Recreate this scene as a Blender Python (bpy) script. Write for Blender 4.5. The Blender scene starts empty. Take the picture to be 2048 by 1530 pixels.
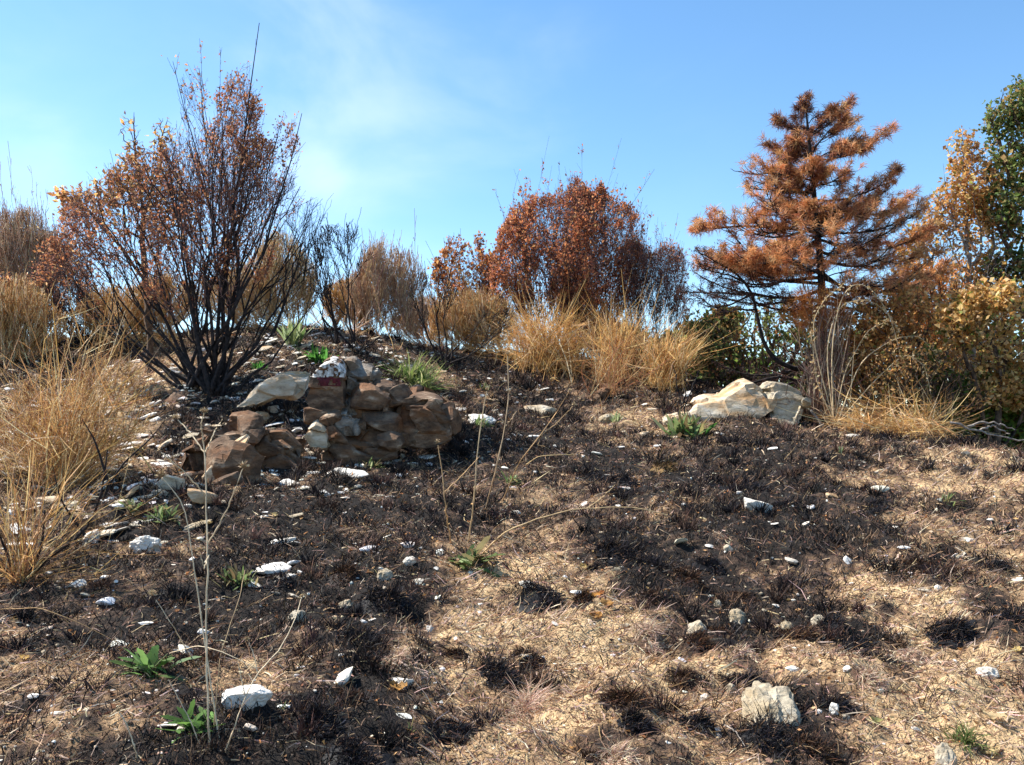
import bpy, math
import numpy as np
from mathutils import Matrix, Vector

D = bpy.data
scene = bpy.context.scene
COL = scene.collection
RNG = np.random.default_rng(7)

# ------------------------------------------------------------------ camera
FPX = 1847.0                      # focal length in photograph pixels (2048 wide)
PITCH = math.radians(3.0)
CAM = np.array([0.0, 0.0, 1.5])
cd = D.cameras.new('camera')
cd.sensor_width = 36.0
cd.lens = 36.0 * FPX / 2048.0
cd.clip_start = 0.05
cd.clip_end = 3000
cam = D.objects.new('camera', cd)
COL.objects.link(cam)
cam.location = CAM
cam.rotation_euler = (math.pi / 2 + PITCH, 0, 0)
scene.camera = cam


def ray(u, v):
    """direction with y component 1 for a pixel of the photograph"""
    a = (np.asarray(u, float) - 1024.0) / FPX
    b = (765.0 - np.asarray(v, float)) / FPX
    dy = math.cos(PITCH) - b * math.sin(PITCH)
    dz = math.sin(PITCH) + b * math.cos(PITCH)
    return np.stack([a / dy, np.ones_like(a), dz / dy], -1)


def at(u, v, Y):
    r = ray(u, v)
    return CAM + r * np.asarray(Y, float)[..., None]


# ------------------------------------------------------------------ noise
def _hash(ix, iy, iz, seed):
    n = (ix * 374761393 + iy * 668265263 + iz * 2147483647 + seed * 974711) & 0x7fffffff
    n = (n ^ (n >> 13)) * 1274126177 & 0x7fffffff
    n = (n ^ (n >> 16)) * 668265263 & 0x7fffffff
    return ((n ^ (n >> 15)) & 0xffff) / 65535.0


def vnoise(p, seed=0):
    p = np.asarray(p, float)
    i = np.floor(p).astype(np.int64)
    f = p - i
    f = f * f * f * (f * (f * 6 - 15) + 10)
    out = 0
    for dx in (0, 1):
        wx = f[..., 0] if dx else 1 - f[..., 0]
        for dy in (0, 1):
            wy = f[..., 1] if dy else 1 - f[..., 1]
            for dz in (0, 1):
                wz = f[..., 2] if dz else 1 - f[..., 2]
                out = out + wx * wy * wz * _hash(i[..., 0] + dx, i[..., 1] + dy, i[..., 2] + dz, seed)
    return out * 2 - 1


def fbm(p, oct=4, seed=0, gain=.5):
    a, s, t = 1.0, 0, 0
    p = np.asarray(p, float)
    for k in range(oct):
        s = s + a * vnoise(p * (2.03 ** k), seed + k * 17)
        t += a
        a *= gain
    return s / t


def noise2(x, y, scale, oct=3, seed=0):
    return fbm(np.stack([x * scale, y * scale, np.full_like(x, seed * .37)], -1), oct, seed)


def sstep(a, b, x):
    t = np.clip((x - a) / (b - a), 0, 1)
    return t * t * (3 - 2 * t)


# ------------------------------------------------------------------ terrain
CTRL = [  # (u, v, distance) where the photographed ground is seen
    (0, 1530, 2.35), (500, 1530, 2.45), (1024, 1530, 2.6), (1500, 1530, 2.65), (2048, 1530, 2.75),
    (0, 1300, 3.25), (500, 1300, 3.5), (1024, 1300, 3.7), (1600, 1300, 3.75), (2048, 1300, 3.7),
    (0, 1160, 4.2), (400, 1120, 4.6), (1024, 1100, 5.0), (1600, 1100, 5.0), (2048, 1100, 5.0),
    (150, 930, 6.3), (350, 1000, 5.7), (600, 940, 6.7), (800, 935, 7.0), (1024, 930, 7.2), (1500, 950, 6.9), (2048, 960, 6.6),
    (30, 770, 8.6), (260, 800, 8.1), (430, 785, 8.4), (600, 800, 8.6), (750, 780, 9.2), (900, 800, 10.0), (1100, 800, 10.8), (1300, 805, 10.6),
    (1500, 850, 9.2), (1700, 862, 8.9), (1900, 890, 8.4), (2048, 915, 7.9),
    (100, 690, 11.0), (300, 680, 11.2), (480, 680, 10.8), (640, 665, 11.4), (760, 672, 12.0), (880, 705, 13.0), (1024, 712, 14.5), (1200, 732, 13.8), (1380, 765, 12.3), (1600, 826, 10.4),
]
_c = np.array(CTRL)
_cp = at(_c[:, 0], _c[:, 1], _c[:, 2])
_ex = np.array([(0, 0, 0), (-4, 0, .9), (4, 0, -.5), (0, -6, -1.0), (-7, -6, 0), (7, -6, -1.8), (-9, 6, 2.4), (9, 6, 0.1), (-10, 11, 2.9),
                (-8, 15, 2.6), (-3, 15.5, 2.65), (0, 18, 2.2), (4, 17, 1.6), (7, 12, .4), (9, 15, -.4), (10, 9, 0.3), (-9, 20, 1.6), (3, 21, .6), (10, 20, -1.6)], float)
_cp = np.concatenate([_cp, _ex])
_C2 = _cp[:, :2]


def _phi(r2):
    return 0.5 * r2 * np.log(r2 + 1e-9)


def _solve():
    n = len(_C2)
    r2 = ((_C2[:, None] - _C2[None]) ** 2).sum(-1)
    A = np.zeros((n + 3, n + 3))
    A[:n, :n] = _phi(r2) + np.eye(n) * .12
    P = np.concatenate([np.ones((n, 1)), _C2], 1)
    A[:n, n:] = P
    A[n:, :n] = P.T
    b = np.concatenate([_cp[:, 2], np.zeros(3)])
    return np.linalg.solve(A, b)


_W = _solve()


def gsmooth(x, y):
    x = np.asarray(x, float)
    y = np.asarray(y, float)
    sh = x.shape
    xc = np.clip(x, -11, 11).ravel()
    yc = np.clip(y, -7, 22).ravel()
    z = _W[-3] + _W[-2] * xc + _W[-1] * yc
    for k in range(len(_C2)):
        z = z + _W[k] * _phi((xc - _C2[k, 0]) ** 2 + (yc - _C2[k, 1]) ** 2)
    z = z.reshape(sh)
    dist = np.maximum(np.maximum(np.abs(x) - 11, 0), np.maximum(np.maximum(y - 22, -7 - y), 0))
    return z - .09 * dist * np.exp(-dist / 200)


def streak(x, y):
    """runnels that slant down to the right across the slope"""
    a = math.atan2(-.86, .50)
    s = x * math.cos(a) + y * math.sin(a)
    t = -x * math.sin(a) + y * math.cos(a)
    return noise2(s * .9, t * 4.2, 1.0, 3, 13)


def gz(x, y):
    """ground height with hummocks"""
    x = np.asarray(x, float)
    y = np.asarray(y, float)
    z = gsmooth(x, y)
    near = 1 - sstep(16, 24, np.hypot(x, y))
    z = z + near * .045 * streak(x, y) * sstep(-1.5, 1.0, x)
    z = z + near * (.06 * noise2(x, y, 1.7, 3, 3) + .05 * noise2(x, y, 5.0, 3, 5) + .020 * noise2(x, y, 16, 2, 9))
    return z


def hit(u, v, fn=None):
    """first point of the ground along the ray through (u, v)"""
    fn = fn or gsmooth
    r = ray(u, v)
    t = np.arange(1.2, 24, .02)
    p = CAM + r * t[:, None]
    below = p[:, 2] < fn(p[:, 0], p[:, 1])
    k = int(np.argmax(below)) if below.any() else len(t) - 1
    return np.array([p[k, 0], p[k, 1], float(gz(p[k, 0], p[k, 1]))])


# ------------------------------------------------------------------ mesh helpers
def build_mesh(name, V, F, mats, col=None, smooth=False, mat_idx=None):
    """V (n,3); F list of index arrays (m,3)/(m,4)"""
    me = D.meshes.new(name)
    V = np.ascontiguousarray(V, np.float32)
    if isinstance(F, np.ndarray):
        F = [F]
    F = [f for f in F if len(f)]
    loops = np.concatenate([f.ravel() for f in F]).astype(np.int32)
    sizes = np.concatenate([np.full(len(f), f.shape[1], np.int32) for f in F])
    starts = np.concatenate([[0], np.cumsum(sizes)[:-1]]).astype(np.int32)
    me.vertices.add(len(V))
    me.vertices.foreach_set('co', V.ravel())
    me.loops.add(len(loops))
    me.loops.foreach_set('vertex_index', loops)
    me.polygons.add(len(sizes))
    me.polygons.foreach_set('loop_start', starts)
    if mat_idx is not None:
        me.polygons.foreach_set('material_index', np.asarray(mat_idx, np.int32))
    me.polygons.foreach_set('use_smooth', np.full(len(sizes), bool(smooth)))
    me.update(calc_edges=True)
    if col is not None:
        a = me.color_attributes.new('Col', 'FLOAT_COLOR', 'POINT')
        c = np.ones((len(V), 4), np.float32)
        c[:, :3] = col
        a.data.foreach_set('color', c.ravel())
    for m in (mats if isinstance(mats, (list, tuple)) else [mats]):
        me.materials.append(m)
    return me


def thing(name, label, cat, loc, group=None):
    o = D.objects.new(name, None)
    o.empty_display_size = .1
    COL.objects.link(o)
    o.location = [float(q) for q in loc]
    o['label'] = label
    o['category'] = cat
    if group:
        o['group'] = group
    return o


def solo(name, V, F, mats, label=None, cat=None, group=None, kind=None, loc=(0, 0, 0), col=None, smooth=False, mat_idx=None):
    loc = np.asarray(loc, float)
    me = build_mesh(name, np.asarray(V) - loc, F, mats, col, smooth, mat_idx)
    o = D.objects.new(name, me)
    COL.objects.link(o)
    o.location = [float(q) for q in loc]
    if label:
        o['label'] = label
    if cat:
        o['category'] = cat
    if group:
        o['group'] = group
    if kind:
        o['kind'] = kind
    return o


def part(name, parent, V, F, mats, col=None, smooth=False, label=None, top=None):
    """V in world coordinates; parent sits unrotated at its own location"""
    base = np.array((top or parent).location)
    me = build_mesh(name, np.asarray(V) - base, F, mats, col, smooth)
    o = D.objects.new(name, me)
    COL.objects.link(o)
    o.parent = parent
    if label:
        o['label'] = label
    return o


def frames(P):
    T = np.gradient(P, axis=1)
    T /= np.linalg.norm(T, axis=-1, keepdims=True) + 1e-9
    ref = np.where(np.abs(T[..., 2:3]) > .85, np.array([1.0, 0.13, 0]), np.array([0.1, 0.05, 1.0]))
    A = np.cross(T, ref)
    A /= np.linalg.norm(A, axis=-1, keepdims=True) + 1e-9
    B = np.cross(T, A)
    return T, A, B


def tubes(P, R, sides=4):
    """P (n,k,3) polylines, R (n,k) radii"""
    P = np.asarray(P, float)
    R = np.asarray(R, float)
    n, k, _ = P.shape
    _, A, B = frames(P)
    th = np.arange(sides) * 2 * math.pi / sides
    V = P[:, :, None] + R[:, :, None, None] * (np.cos(th)[None, None, :, None] * A[:, :, None] + np.sin(th)[None, None, :, None] * B[:, :, None])
    idx = np.arange(n * k * sides).reshape(n, k, sides)
    a = idx[:, :-1]
    b = idx[:, 1:]
    F = np.stack([a, np.roll(a, -1, 2), np.roll(b, -1, 2), b], -1).reshape(-1, 4)
    return V.reshape(-1, 3), F


def ribbons(P, W, side=None, rng=RNG):
    """P (n,k,3), W (n,k) half widths; random facing unless side (n,3) given"""
    P = np.asarray(P, float)
    n, k, _ = P.shape
    T = np.gradient(P, axis=1)
    T /= np.linalg.norm(T, axis=-1, keepdims=True) + 1e-9
    if side is None:
        side = rng.normal(size=(n, 3))
    S = side[:, None] - T * (T * side[:, None]).sum(-1, keepdims=True)
    S /= np.linalg.norm(S, axis=-1, keepdims=True) + 1e-9
    V = np.stack([P - S * W[..., None], P + S * W[..., None]], 2)
    idx = np.arange(n * k * 2).reshape(n, k, 2)
    F = np.stack([idx[:, :-1, 0], idx[:, :-1, 1], idx[:, 1:, 1], idx[:, 1:, 0]], -1).reshape(-1, 4)
    return V.reshape(-1, 3), F


def leafs(C, Dn, L, Wd, rng=RNG, fold=.25):
    """rhombic folded leaves at C pointing along Dn"""
    n = len(C)
    Dn = Dn / (np.linalg.norm(Dn, axis=1, keepdims=True) + 1e-9)
    s = np.cross(Dn, rng.normal(size=(n, 3)))
    s /= np.linalg.norm(s, axis=1, keepdims=True) + 1e-9
    nn = np.cross(Dn, s)
    L = np.broadcast_to(L, (n,))[:, None]
    Wd = np.broadcast_to(Wd, (n,))[:, None]
    f = nn * Wd * rng.uniform(-fold, fold * 2.2, (n, 1))
    b = nn * L * rng.uniform(-.3, .3, (n, 1))
    V = np.stack([C, C + Dn * L * .42 - s * Wd + f, C + Dn * L + b, C + Dn * L * .52 + s * Wd * rng.uniform(.7, 1.1, (n, 1)) + f], 1)
    F = np.arange(n * 4).reshape(n, 4)
    return V.reshape(-1, 3), F


def merge(items):
    Vs, Fs, o = [], [], 0
    for V, F in items:
        Vs.append(V)
        Fs.append(F + o)
        o += len(V)
    return np.concatenate(Vs), Fs


def pal(colors, n, rng=RNG, weights=None, jit=.18):
    c = np.array(colors, float)
    w = None if weights is None else np.array(weights, float) / np.sum(weights)
    k = rng.choice(len(c), n, p=w)
    out = c[k] * rng.uniform(1 - jit, 1 + jit, (n, 1)) * rng.uniform(1 - jit * .35, 1 + jit * .35, (n, 3))
    return np.clip(out, 0, 1)


# ------------------------------------------------------------------ materials
def new_mat(name):
    m = D.materials.new(name)
    m.use_nodes = True
    nt = m.node_tree
    nt.nodes.clear()
    return m, nt, nt.nodes.new('ShaderNodeOutputMaterial')


def mat_plant(name, trans=.35, rough=.7, noise=.35, scale=14):
    """leaf and blade material coloured by the mesh attribute, with see-through light"""
    m, nt, out = new_mat(name)
    N = nt.nodes.new
    L = nt.links.new
    at_ = N('ShaderNodeAttribute')
    at_.attribute_name = 'Col'
    ns = N('ShaderNodeTexNoise')
    ns.inputs['Scale'].default_value = scale
    tc = N('ShaderNodeTexCoord')
    L(tc.outputs['Object'], ns.inputs['Vector'])
    mr = N('ShaderNodeMapRange')
    mr.inputs['From Min'].default_value = .3
    mr.inputs['From Max'].default_value = .7
    mr.inputs['To Min'].default_value = 1 - noise
    mr.inputs['To Max'].default_value = 1 + noise
    L(ns.outputs['Fac'], mr.inputs['Value'])
    mx = N('ShaderNodeVectorMath')
    mx.operation = 'SCALE'
    L(at_.outputs['Color'], mx.inputs[0])
    L(mr.outputs['Result'], mx.inputs['Scale'])
    pb = N('ShaderNodeBsdfPrincipled')
    pb.inputs['Roughness'].default_value = rough
    pb.inputs['Specular IOR Level'].default_value = .12
    L(mx.outputs[0], pb.inputs['Base Color'])
    if trans > 0:
        tr = N('ShaderNodeBsdfTranslucent')
        L(mx.outputs[0], tr.inputs['Color'])
        ms = N('ShaderNodeMixShader')
        ms.inputs[0].default_value = trans
        L(pb.outputs[0], ms.inputs[1])
        L(tr.outputs[0], ms.inputs[2])
        L(ms.outputs[0], out.inputs['Surface'])
    else:
        L(pb.outputs[0], out.inputs['Surface'])
    return m


def ramp(nt, stops):
    r = nt.nodes.new('ShaderNodeValToRGB')
    e = r.color_ramp.elements
    while len(e) < len(stops):
        e.new(.5)
    for el, (p, c) in zip(e, stops):
        el.position = p
        el.color = (*c, 1) if len(c) == 3 else c
    return r


def mat_bark(name, c1, c2, rough=.85, scale=30):
    m, nt, out = new_mat(name)
    N = nt.nodes.new
    L = nt.links.new
    tc = N('ShaderNodeTexCoord')
    ns = N('ShaderNodeTexNoise')
    ns.inputs['Scale'].default_value = scale
    ns.inputs['Detail'].default_value = 4
    L(tc.outputs['Object'], ns.inputs['Vector'])
    r = ramp(nt, [(.35, c1), (.68, c2)])
    L(ns.outputs['Fac'], r.inputs['Fac'])
    pb = N('ShaderNodeBsdfPrincipled')
    pb.inputs['Roughness'].default_value = rough
    pb.inputs['Specular IOR Level'].default_value = .25
    L(r.outputs['Color'], pb.inputs['Base Color'])
    bp = N('ShaderNodeBump')
    bp.inputs['Strength'].default_value = .6
    bp.inputs['Distance'].default_value = .01
    L(ns.outputs['Fac'], bp.inputs['Height'])
    L(bp.outputs[0], pb.inputs['Normal'])
    L(pb.outputs[0], out.inputs['Surface'])
    return m


def mat_rock(name, stops, stain, stain_amt, strata=0.0, scale=6, bump=.5, soot=.3):
    m, nt, out = new_mat(name)
    N = nt.nodes.new
    L = nt.links.new
    tc = N('ShaderNodeTexCoord')
    oi = N('ShaderNodeObjectInfo')
    ad = N('ShaderNodeVectorMath')
    ad.operation = 'ADD'
    sc = N('ShaderNodeVectorMath')
    sc.operation = 'SCALE'
    cx = N('ShaderNodeCombineXYZ')
    for k in range(3):
        L(oi.outputs['Random'], cx.inputs[k])
    L(cx.outputs[0], sc.inputs[0])
    sc.inputs['Scale'].default_value = 37
    L(tc.outputs['Object'], ad.inputs[0])
    L(sc.outputs[0], ad.inputs[1])
    mp = N('ShaderNodeMapping')
    mp.inputs['Scale'].default_value = (1, 1, 1 + strata * 3)
    mp.inputs['Rotation'].default_value = (.15, .2, 0)
    L(ad.outputs[0], mp.inputs['Vector'])

    def noise(s, d, rgh=.6):
        n = N('ShaderNodeTexNoise')
        n.inputs['Scale'].default_value = s
        n.inputs['Detail'].default_value = d
        n.inputs['Roughness'].default_value = rgh
        L(mp.outputs[0], n.inputs['Vector'])
        return n
    n1 = noise(scale, 6)
    n2 = noise(scale * .6, 4)
    n3 = noise(scale * 5, 6, .7)
    r = ramp(nt, stops)
    L(n1.outputs['Fac'], r.inputs['Fac'])
    a = ramp(nt, [(.46, (0, 0, 0)), (.62, (stain_amt,) * 3)])
    L(n2.outputs['Fac'], a.inputs['Fac'])
    mx = N('ShaderNodeMix')
    mx.data_type = 'RGBA'
    L(a.outputs['Color'], mx.inputs['Factor'])
    L(r.outputs['Color'], mx.inputs['A'])
    mx.inputs['B'].default_value = (*stain, 1)
    sp = ramp(nt, [(.26, (1 - soot,) * 3), (.5, (1, 1, 1))])
    L(n3.outputs['Fac'], sp.inputs['Fac'])
    mu = N('ShaderNodeMix')
    mu.data_type = 'RGBA'
    mu.blend_type = 'MULTIPLY'
    mu.inputs['Factor'].default_value = 1
    L(mx.outputs['Result'], mu.inputs['A'])
    L(sp.outputs['Color'], mu.inputs['B'])
    pb = N('ShaderNodeBsdfPrincipled')
    pb.inputs['Roughness'].default_value = .85
    pb.inputs['Specular IOR Level'].default_value = .2
    L(mu.outputs['Result'], pb.inputs['Base Color'])
    bp = N('ShaderNodeBump')
    bp.inputs['Strength'].default_value = bump
    bp.inputs['Distance'].default_value = .02
    ma = N('ShaderNodeMath')
    ma.operation = 'ADD'
    L(n1.outputs['Fac'], ma.inputs[0])
    mb = N('ShaderNodeMath')
    mb.operation = 'MULTIPLY'
    mb.inputs[1].default_value = .4
    L(n3.outputs['Fac'], mb.inputs[0])
    L(mb.outputs[0], ma.inputs[1])
    L(ma.outputs[0], bp.inputs['Height'])
    L(bp.outputs[0], pb.inputs['Normal'])
    L(pb.outputs[0], out.inputs['Surface'])
    return m


M_LEAF = mat_plant('leaf', .5, .6, .25, 9)
M_NEEDLE = mat_plant('needles', .3, .6, .25, 5)
M_BLADE = mat_plant('dry_blade', .3, .95, .25, 6)
M_CHAR = mat_plant('charred_blade', .05, .6, .3, 8)
M_STRAW = mat_plant('straw', .2, .65, .3, 7)
M_STALK = mat_plant('dry_stalk', .0, .7, .25, 25)
M_PEBBLE = mat_plant('pebble', .0, .85, .25, 40)
M_BURNT = mat_bark('burnt_bark', (.010, .008, .008), (.045, .034, .032))
M_BARK = mat_bark('brown_bark', (.05, .032, .022), (.16, .105, .07))
M_GREYBARK = mat_bark('grey_bark', (.16, .13, .11), (.36, .31, .26))
M_WHITE = mat_rock('white_stone', [(.3, (.52, .47, .40)), (.5, (.70, .66, .59)), (.75, (.80, .77, .71))], (.52, .41, .29), .5, .3, 9, .7, .2)
M_TAN = mat_rock('ochre_stone', [(.3, (.30, .22, .14)), (.5, (.52, .42, .29)), (.7, (.70, .63, .51))], (.42, .22, .08), .7, .4, 6, .55, .45)
M_GREY = mat_rock('grey_stone', [(.3, (.25, .205, .145)), (.5, (.42, .36, .265)), (.7, (.58, .515, .41))], (.36, .26, .14), .6, .4, 9, .9, .6)
M_BROWN = mat_rock('brown_stone', [(.28, (.045, .029, .02)), (.45, (.105, .064, .04)), (.60, (.215, .14, .088)), (.74, (.50, .41, .30))], (.22, .095, .038), .6, .35, 7, 1.0, .6)
# ------------------------------------------------------------------ light and sky
SUN_EL = math.radians(51)
SUN_AZ = math.atan2(-.95, .30)          # measured from +Y towards +X: behind the slope, to the left
SUN_DIR = np.array([math.sin(SUN_AZ) * math.cos(SUN_EL), math.cos(SUN_AZ) * math.cos(SUN_EL), math.sin(SUN_EL)])
sl = D.lights.new('sun', 'SUN')
sl.energy = 5.0
sl.angle = math.radians(.5)
sl.color = (1, .95, .87)
sun = D.objects.new('sun', sl)
COL.objects.link(sun)
sun.rotation_euler = Vector(SUN_DIR).to_track_quat('Z', 'Y').to_euler()
sun.location = (-20, 15, 30)

world = D.worlds.new('World')
scene.world = world
world.use_nodes = True
wt = world.node_tree
wt.nodes.clear()
WN, WL = wt.nodes.new, wt.links.new
wo = WN('ShaderNodeOutputWorld')
bg = WN('ShaderNodeBackground')
bg.inputs['Strength'].default_value = .118
sky = WN('ShaderNodeTexSky')
sky.sky_type = 'NISHITA'
sky.sun_disc = False
sky.sun_elevation = SUN_EL
sky.sun_rotation = SUN_AZ
sky.altitude = 600
sky.air_density = 1.0
sky.dust_density = .05
sky.ozone_density = 2.2
hs = WN('ShaderNodeHueSaturation')
hs.inputs['Hue'].default_value = .495
hs.inputs['Saturation'].default_value = 1.14
hs.inputs['Value'].default_value = 1.0
WL(sky.outputs[0], hs.inputs['Color'])
wtc = WN('ShaderNodeTexCoord')
wmp = WN('ShaderNodeMapping')
wmp.inputs['Rotation'].default_value = (.1, .35, .3)
wmp.inputs['Scale'].default_value = (1.5, 1.5, 2.6)
WL(wtc.outputs['Generated'], wmp.inputs['Vector'])
wn = WN('ShaderNodeTexNoise')
wn.inputs['Scale'].default_value = 2.6
wn.inputs['Detail'].default_value = 7
wn.inputs['Roughness'].default_value = .5
wn.inputs['Distortion'].default_value = .4
WL(wmp.outputs[0], wn.inputs['Vector'])


def veil(u, v, r_in, r_out, amount, lo, hi):
    """soft cloud round one direction of the sky, broken up by the noise"""
    d = ray(u, v)
    d = d / np.linalg.norm(d)
    dp = WN('ShaderNodeVectorMath')
    dp.operation = 'DISTANCE'
    nz = WN('ShaderNodeVectorMath')
    nz.operation = 'NORMALIZE'
    WL(wtc.outputs['Generated'], nz.inputs[0])
    WL(nz.outputs[0], dp.inputs[0])
    dp.inputs[1].default_value = d
    mr = WN('ShaderNodeMapRange')
    mr.interpolation_type = 'SMOOTHSTEP'
    mr.inputs['From Min'].default_value = r_out
    mr.inputs['From Max'].default_value = r_in
    mr.inputs['To Max'].default_value = amount
    WL(dp.outputs['Value'], mr.inputs['Value'])
    nr = WN('ShaderNodeMapRange')
    nr.interpolation_type = 'SMOOTHSTEP'
    nr.inputs['From Min'].default_value = lo
    nr.inputs['From Max'].default_value = hi
    WL(wn.outputs['Fac'], nr.inputs['Value'])
    mu = WN('ShaderNodeMath')
    mu.operation = 'MULTIPLY'
    WL(mr.outputs[0], mu.inputs[0])
    WL(nr.outputs[0], mu.inputs[1])
    return mu.outputs[0]


tot = None
for args in [(40, 260, .05, .48, .08, .15, .7), (638, 352, .0, .045, .17, .3, .62), (700, 190, .03, .26, .20, .46, .80), (1130, 130, .02, .22, .20, .44, .80), (300, 130, .02, .28, .18, .44, .78)]:
    q = veil(*args)
    if tot is None:
        tot = q
    else:
        ad = WN('ShaderNodeMath')
        ad.use_clamp = True
        WL(tot, ad.inputs[0])
        WL(q, ad.inputs[1])
        tot = ad.outputs[0]
wmx = WN('ShaderNodeMix')
wmx.data_type = 'RGBA'
WL(tot, wmx.inputs['Factor'])
WL(hs.outputs[0], wmx.inputs['A'])
wmx.inputs['B'].default_value = (6.6, 6.8, 8.2, 1)
WL(wmx.outputs['Result'], bg.inputs['Color'])
WL(bg.outputs[0], wo.inputs['Surface'])

scene.view_settings.view_transform = 'Standard'
scene.view_settings.look = 'None'
scene.view_settings.exposure = 1.08
scene.view_settings.gamma = 1
scene.view_settings.use_curve_mapping = False
scene.render.engine = 'CYCLES'
scene.cycles.max_bounces = 6
scene.cycles.diffuse_bounces = 3
scene.cycles.transmission_bounces = 3
scene.cycles.transparent_max_bounces = 4
scene.cycles.use_adaptive_sampling = True
scene.cycles.adaptive_threshold = .02

# ------------------------------------------------------------------ burnt and unburnt patches (world map)
TANS = [  # (u, v, radius in photograph pixels, weight) bare sandy or straw patches
    (1090, 1250, 150, 1.0), (930, 1290, 110, .8), (1230, 1300, 130, .8), (1340, 1420, 150, .7), (1180, 1480, 120, .7), (1760, 1400, 190, 1.0), (1640, 1330, 90, .6), (1880, 1260, 120, .9),
    (1760, 1180, 110, .7), (1950, 1150, 110, .8), (1990, 930, 90, .9), (1900, 960, 80, .6), (1840, 1040, 70, .5), (1150, 1000, 90, .35), (1350, 1060, 80, .35), (1250, 850, 90, .45),
    (1310, 810, 80, .4), (1080, 1130, 90, .35), (700, 1140, 70, .3), (1900, 1450, 150, .9), (900, 1480, 100, .45), (1480, 1120, 90, .45), (1000, 1420, 120, .5), (1430, 1290, 100, .3),
    (420, 1310, 120, .15), (560, 1310, 90, .2), (780, 880, 60, .2), (180, 820, 150, .9), (60, 900, 150, .8), (280, 760, 90, .5), (1750, 855, 110, .9), (1880, 860, 100, .8), (120, 1010, 120, .4), (2000, 1380, 90, .3),
    (620, 640, 140, .35), (820, 740, 60, .3), (1400, 850, 60, .3)]
DARKS = [(770, 1190, 85, 1.2), (560, 820, 130, .9), (420, 830, 90, .9), (1230, 1120, 110, .8), (1480, 960, 140, .7), (1560, 1030, 120, .7), (1650, 1240, 110, .9), (720, 1000, 110, .6), (620, 1070, 130, .8),  # charred ground; spots at the left also paint in the shrub's shade
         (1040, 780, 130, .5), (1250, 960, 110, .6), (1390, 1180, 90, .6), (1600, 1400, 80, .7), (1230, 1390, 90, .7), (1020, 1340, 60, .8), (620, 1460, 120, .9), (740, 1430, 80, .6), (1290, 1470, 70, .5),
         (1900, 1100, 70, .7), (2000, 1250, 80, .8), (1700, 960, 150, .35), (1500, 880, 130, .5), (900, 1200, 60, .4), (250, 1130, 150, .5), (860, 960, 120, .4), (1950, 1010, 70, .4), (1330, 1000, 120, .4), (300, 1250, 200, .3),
         (1000, 850, 120, .4), (430, 1180, 120, .5)]


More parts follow.
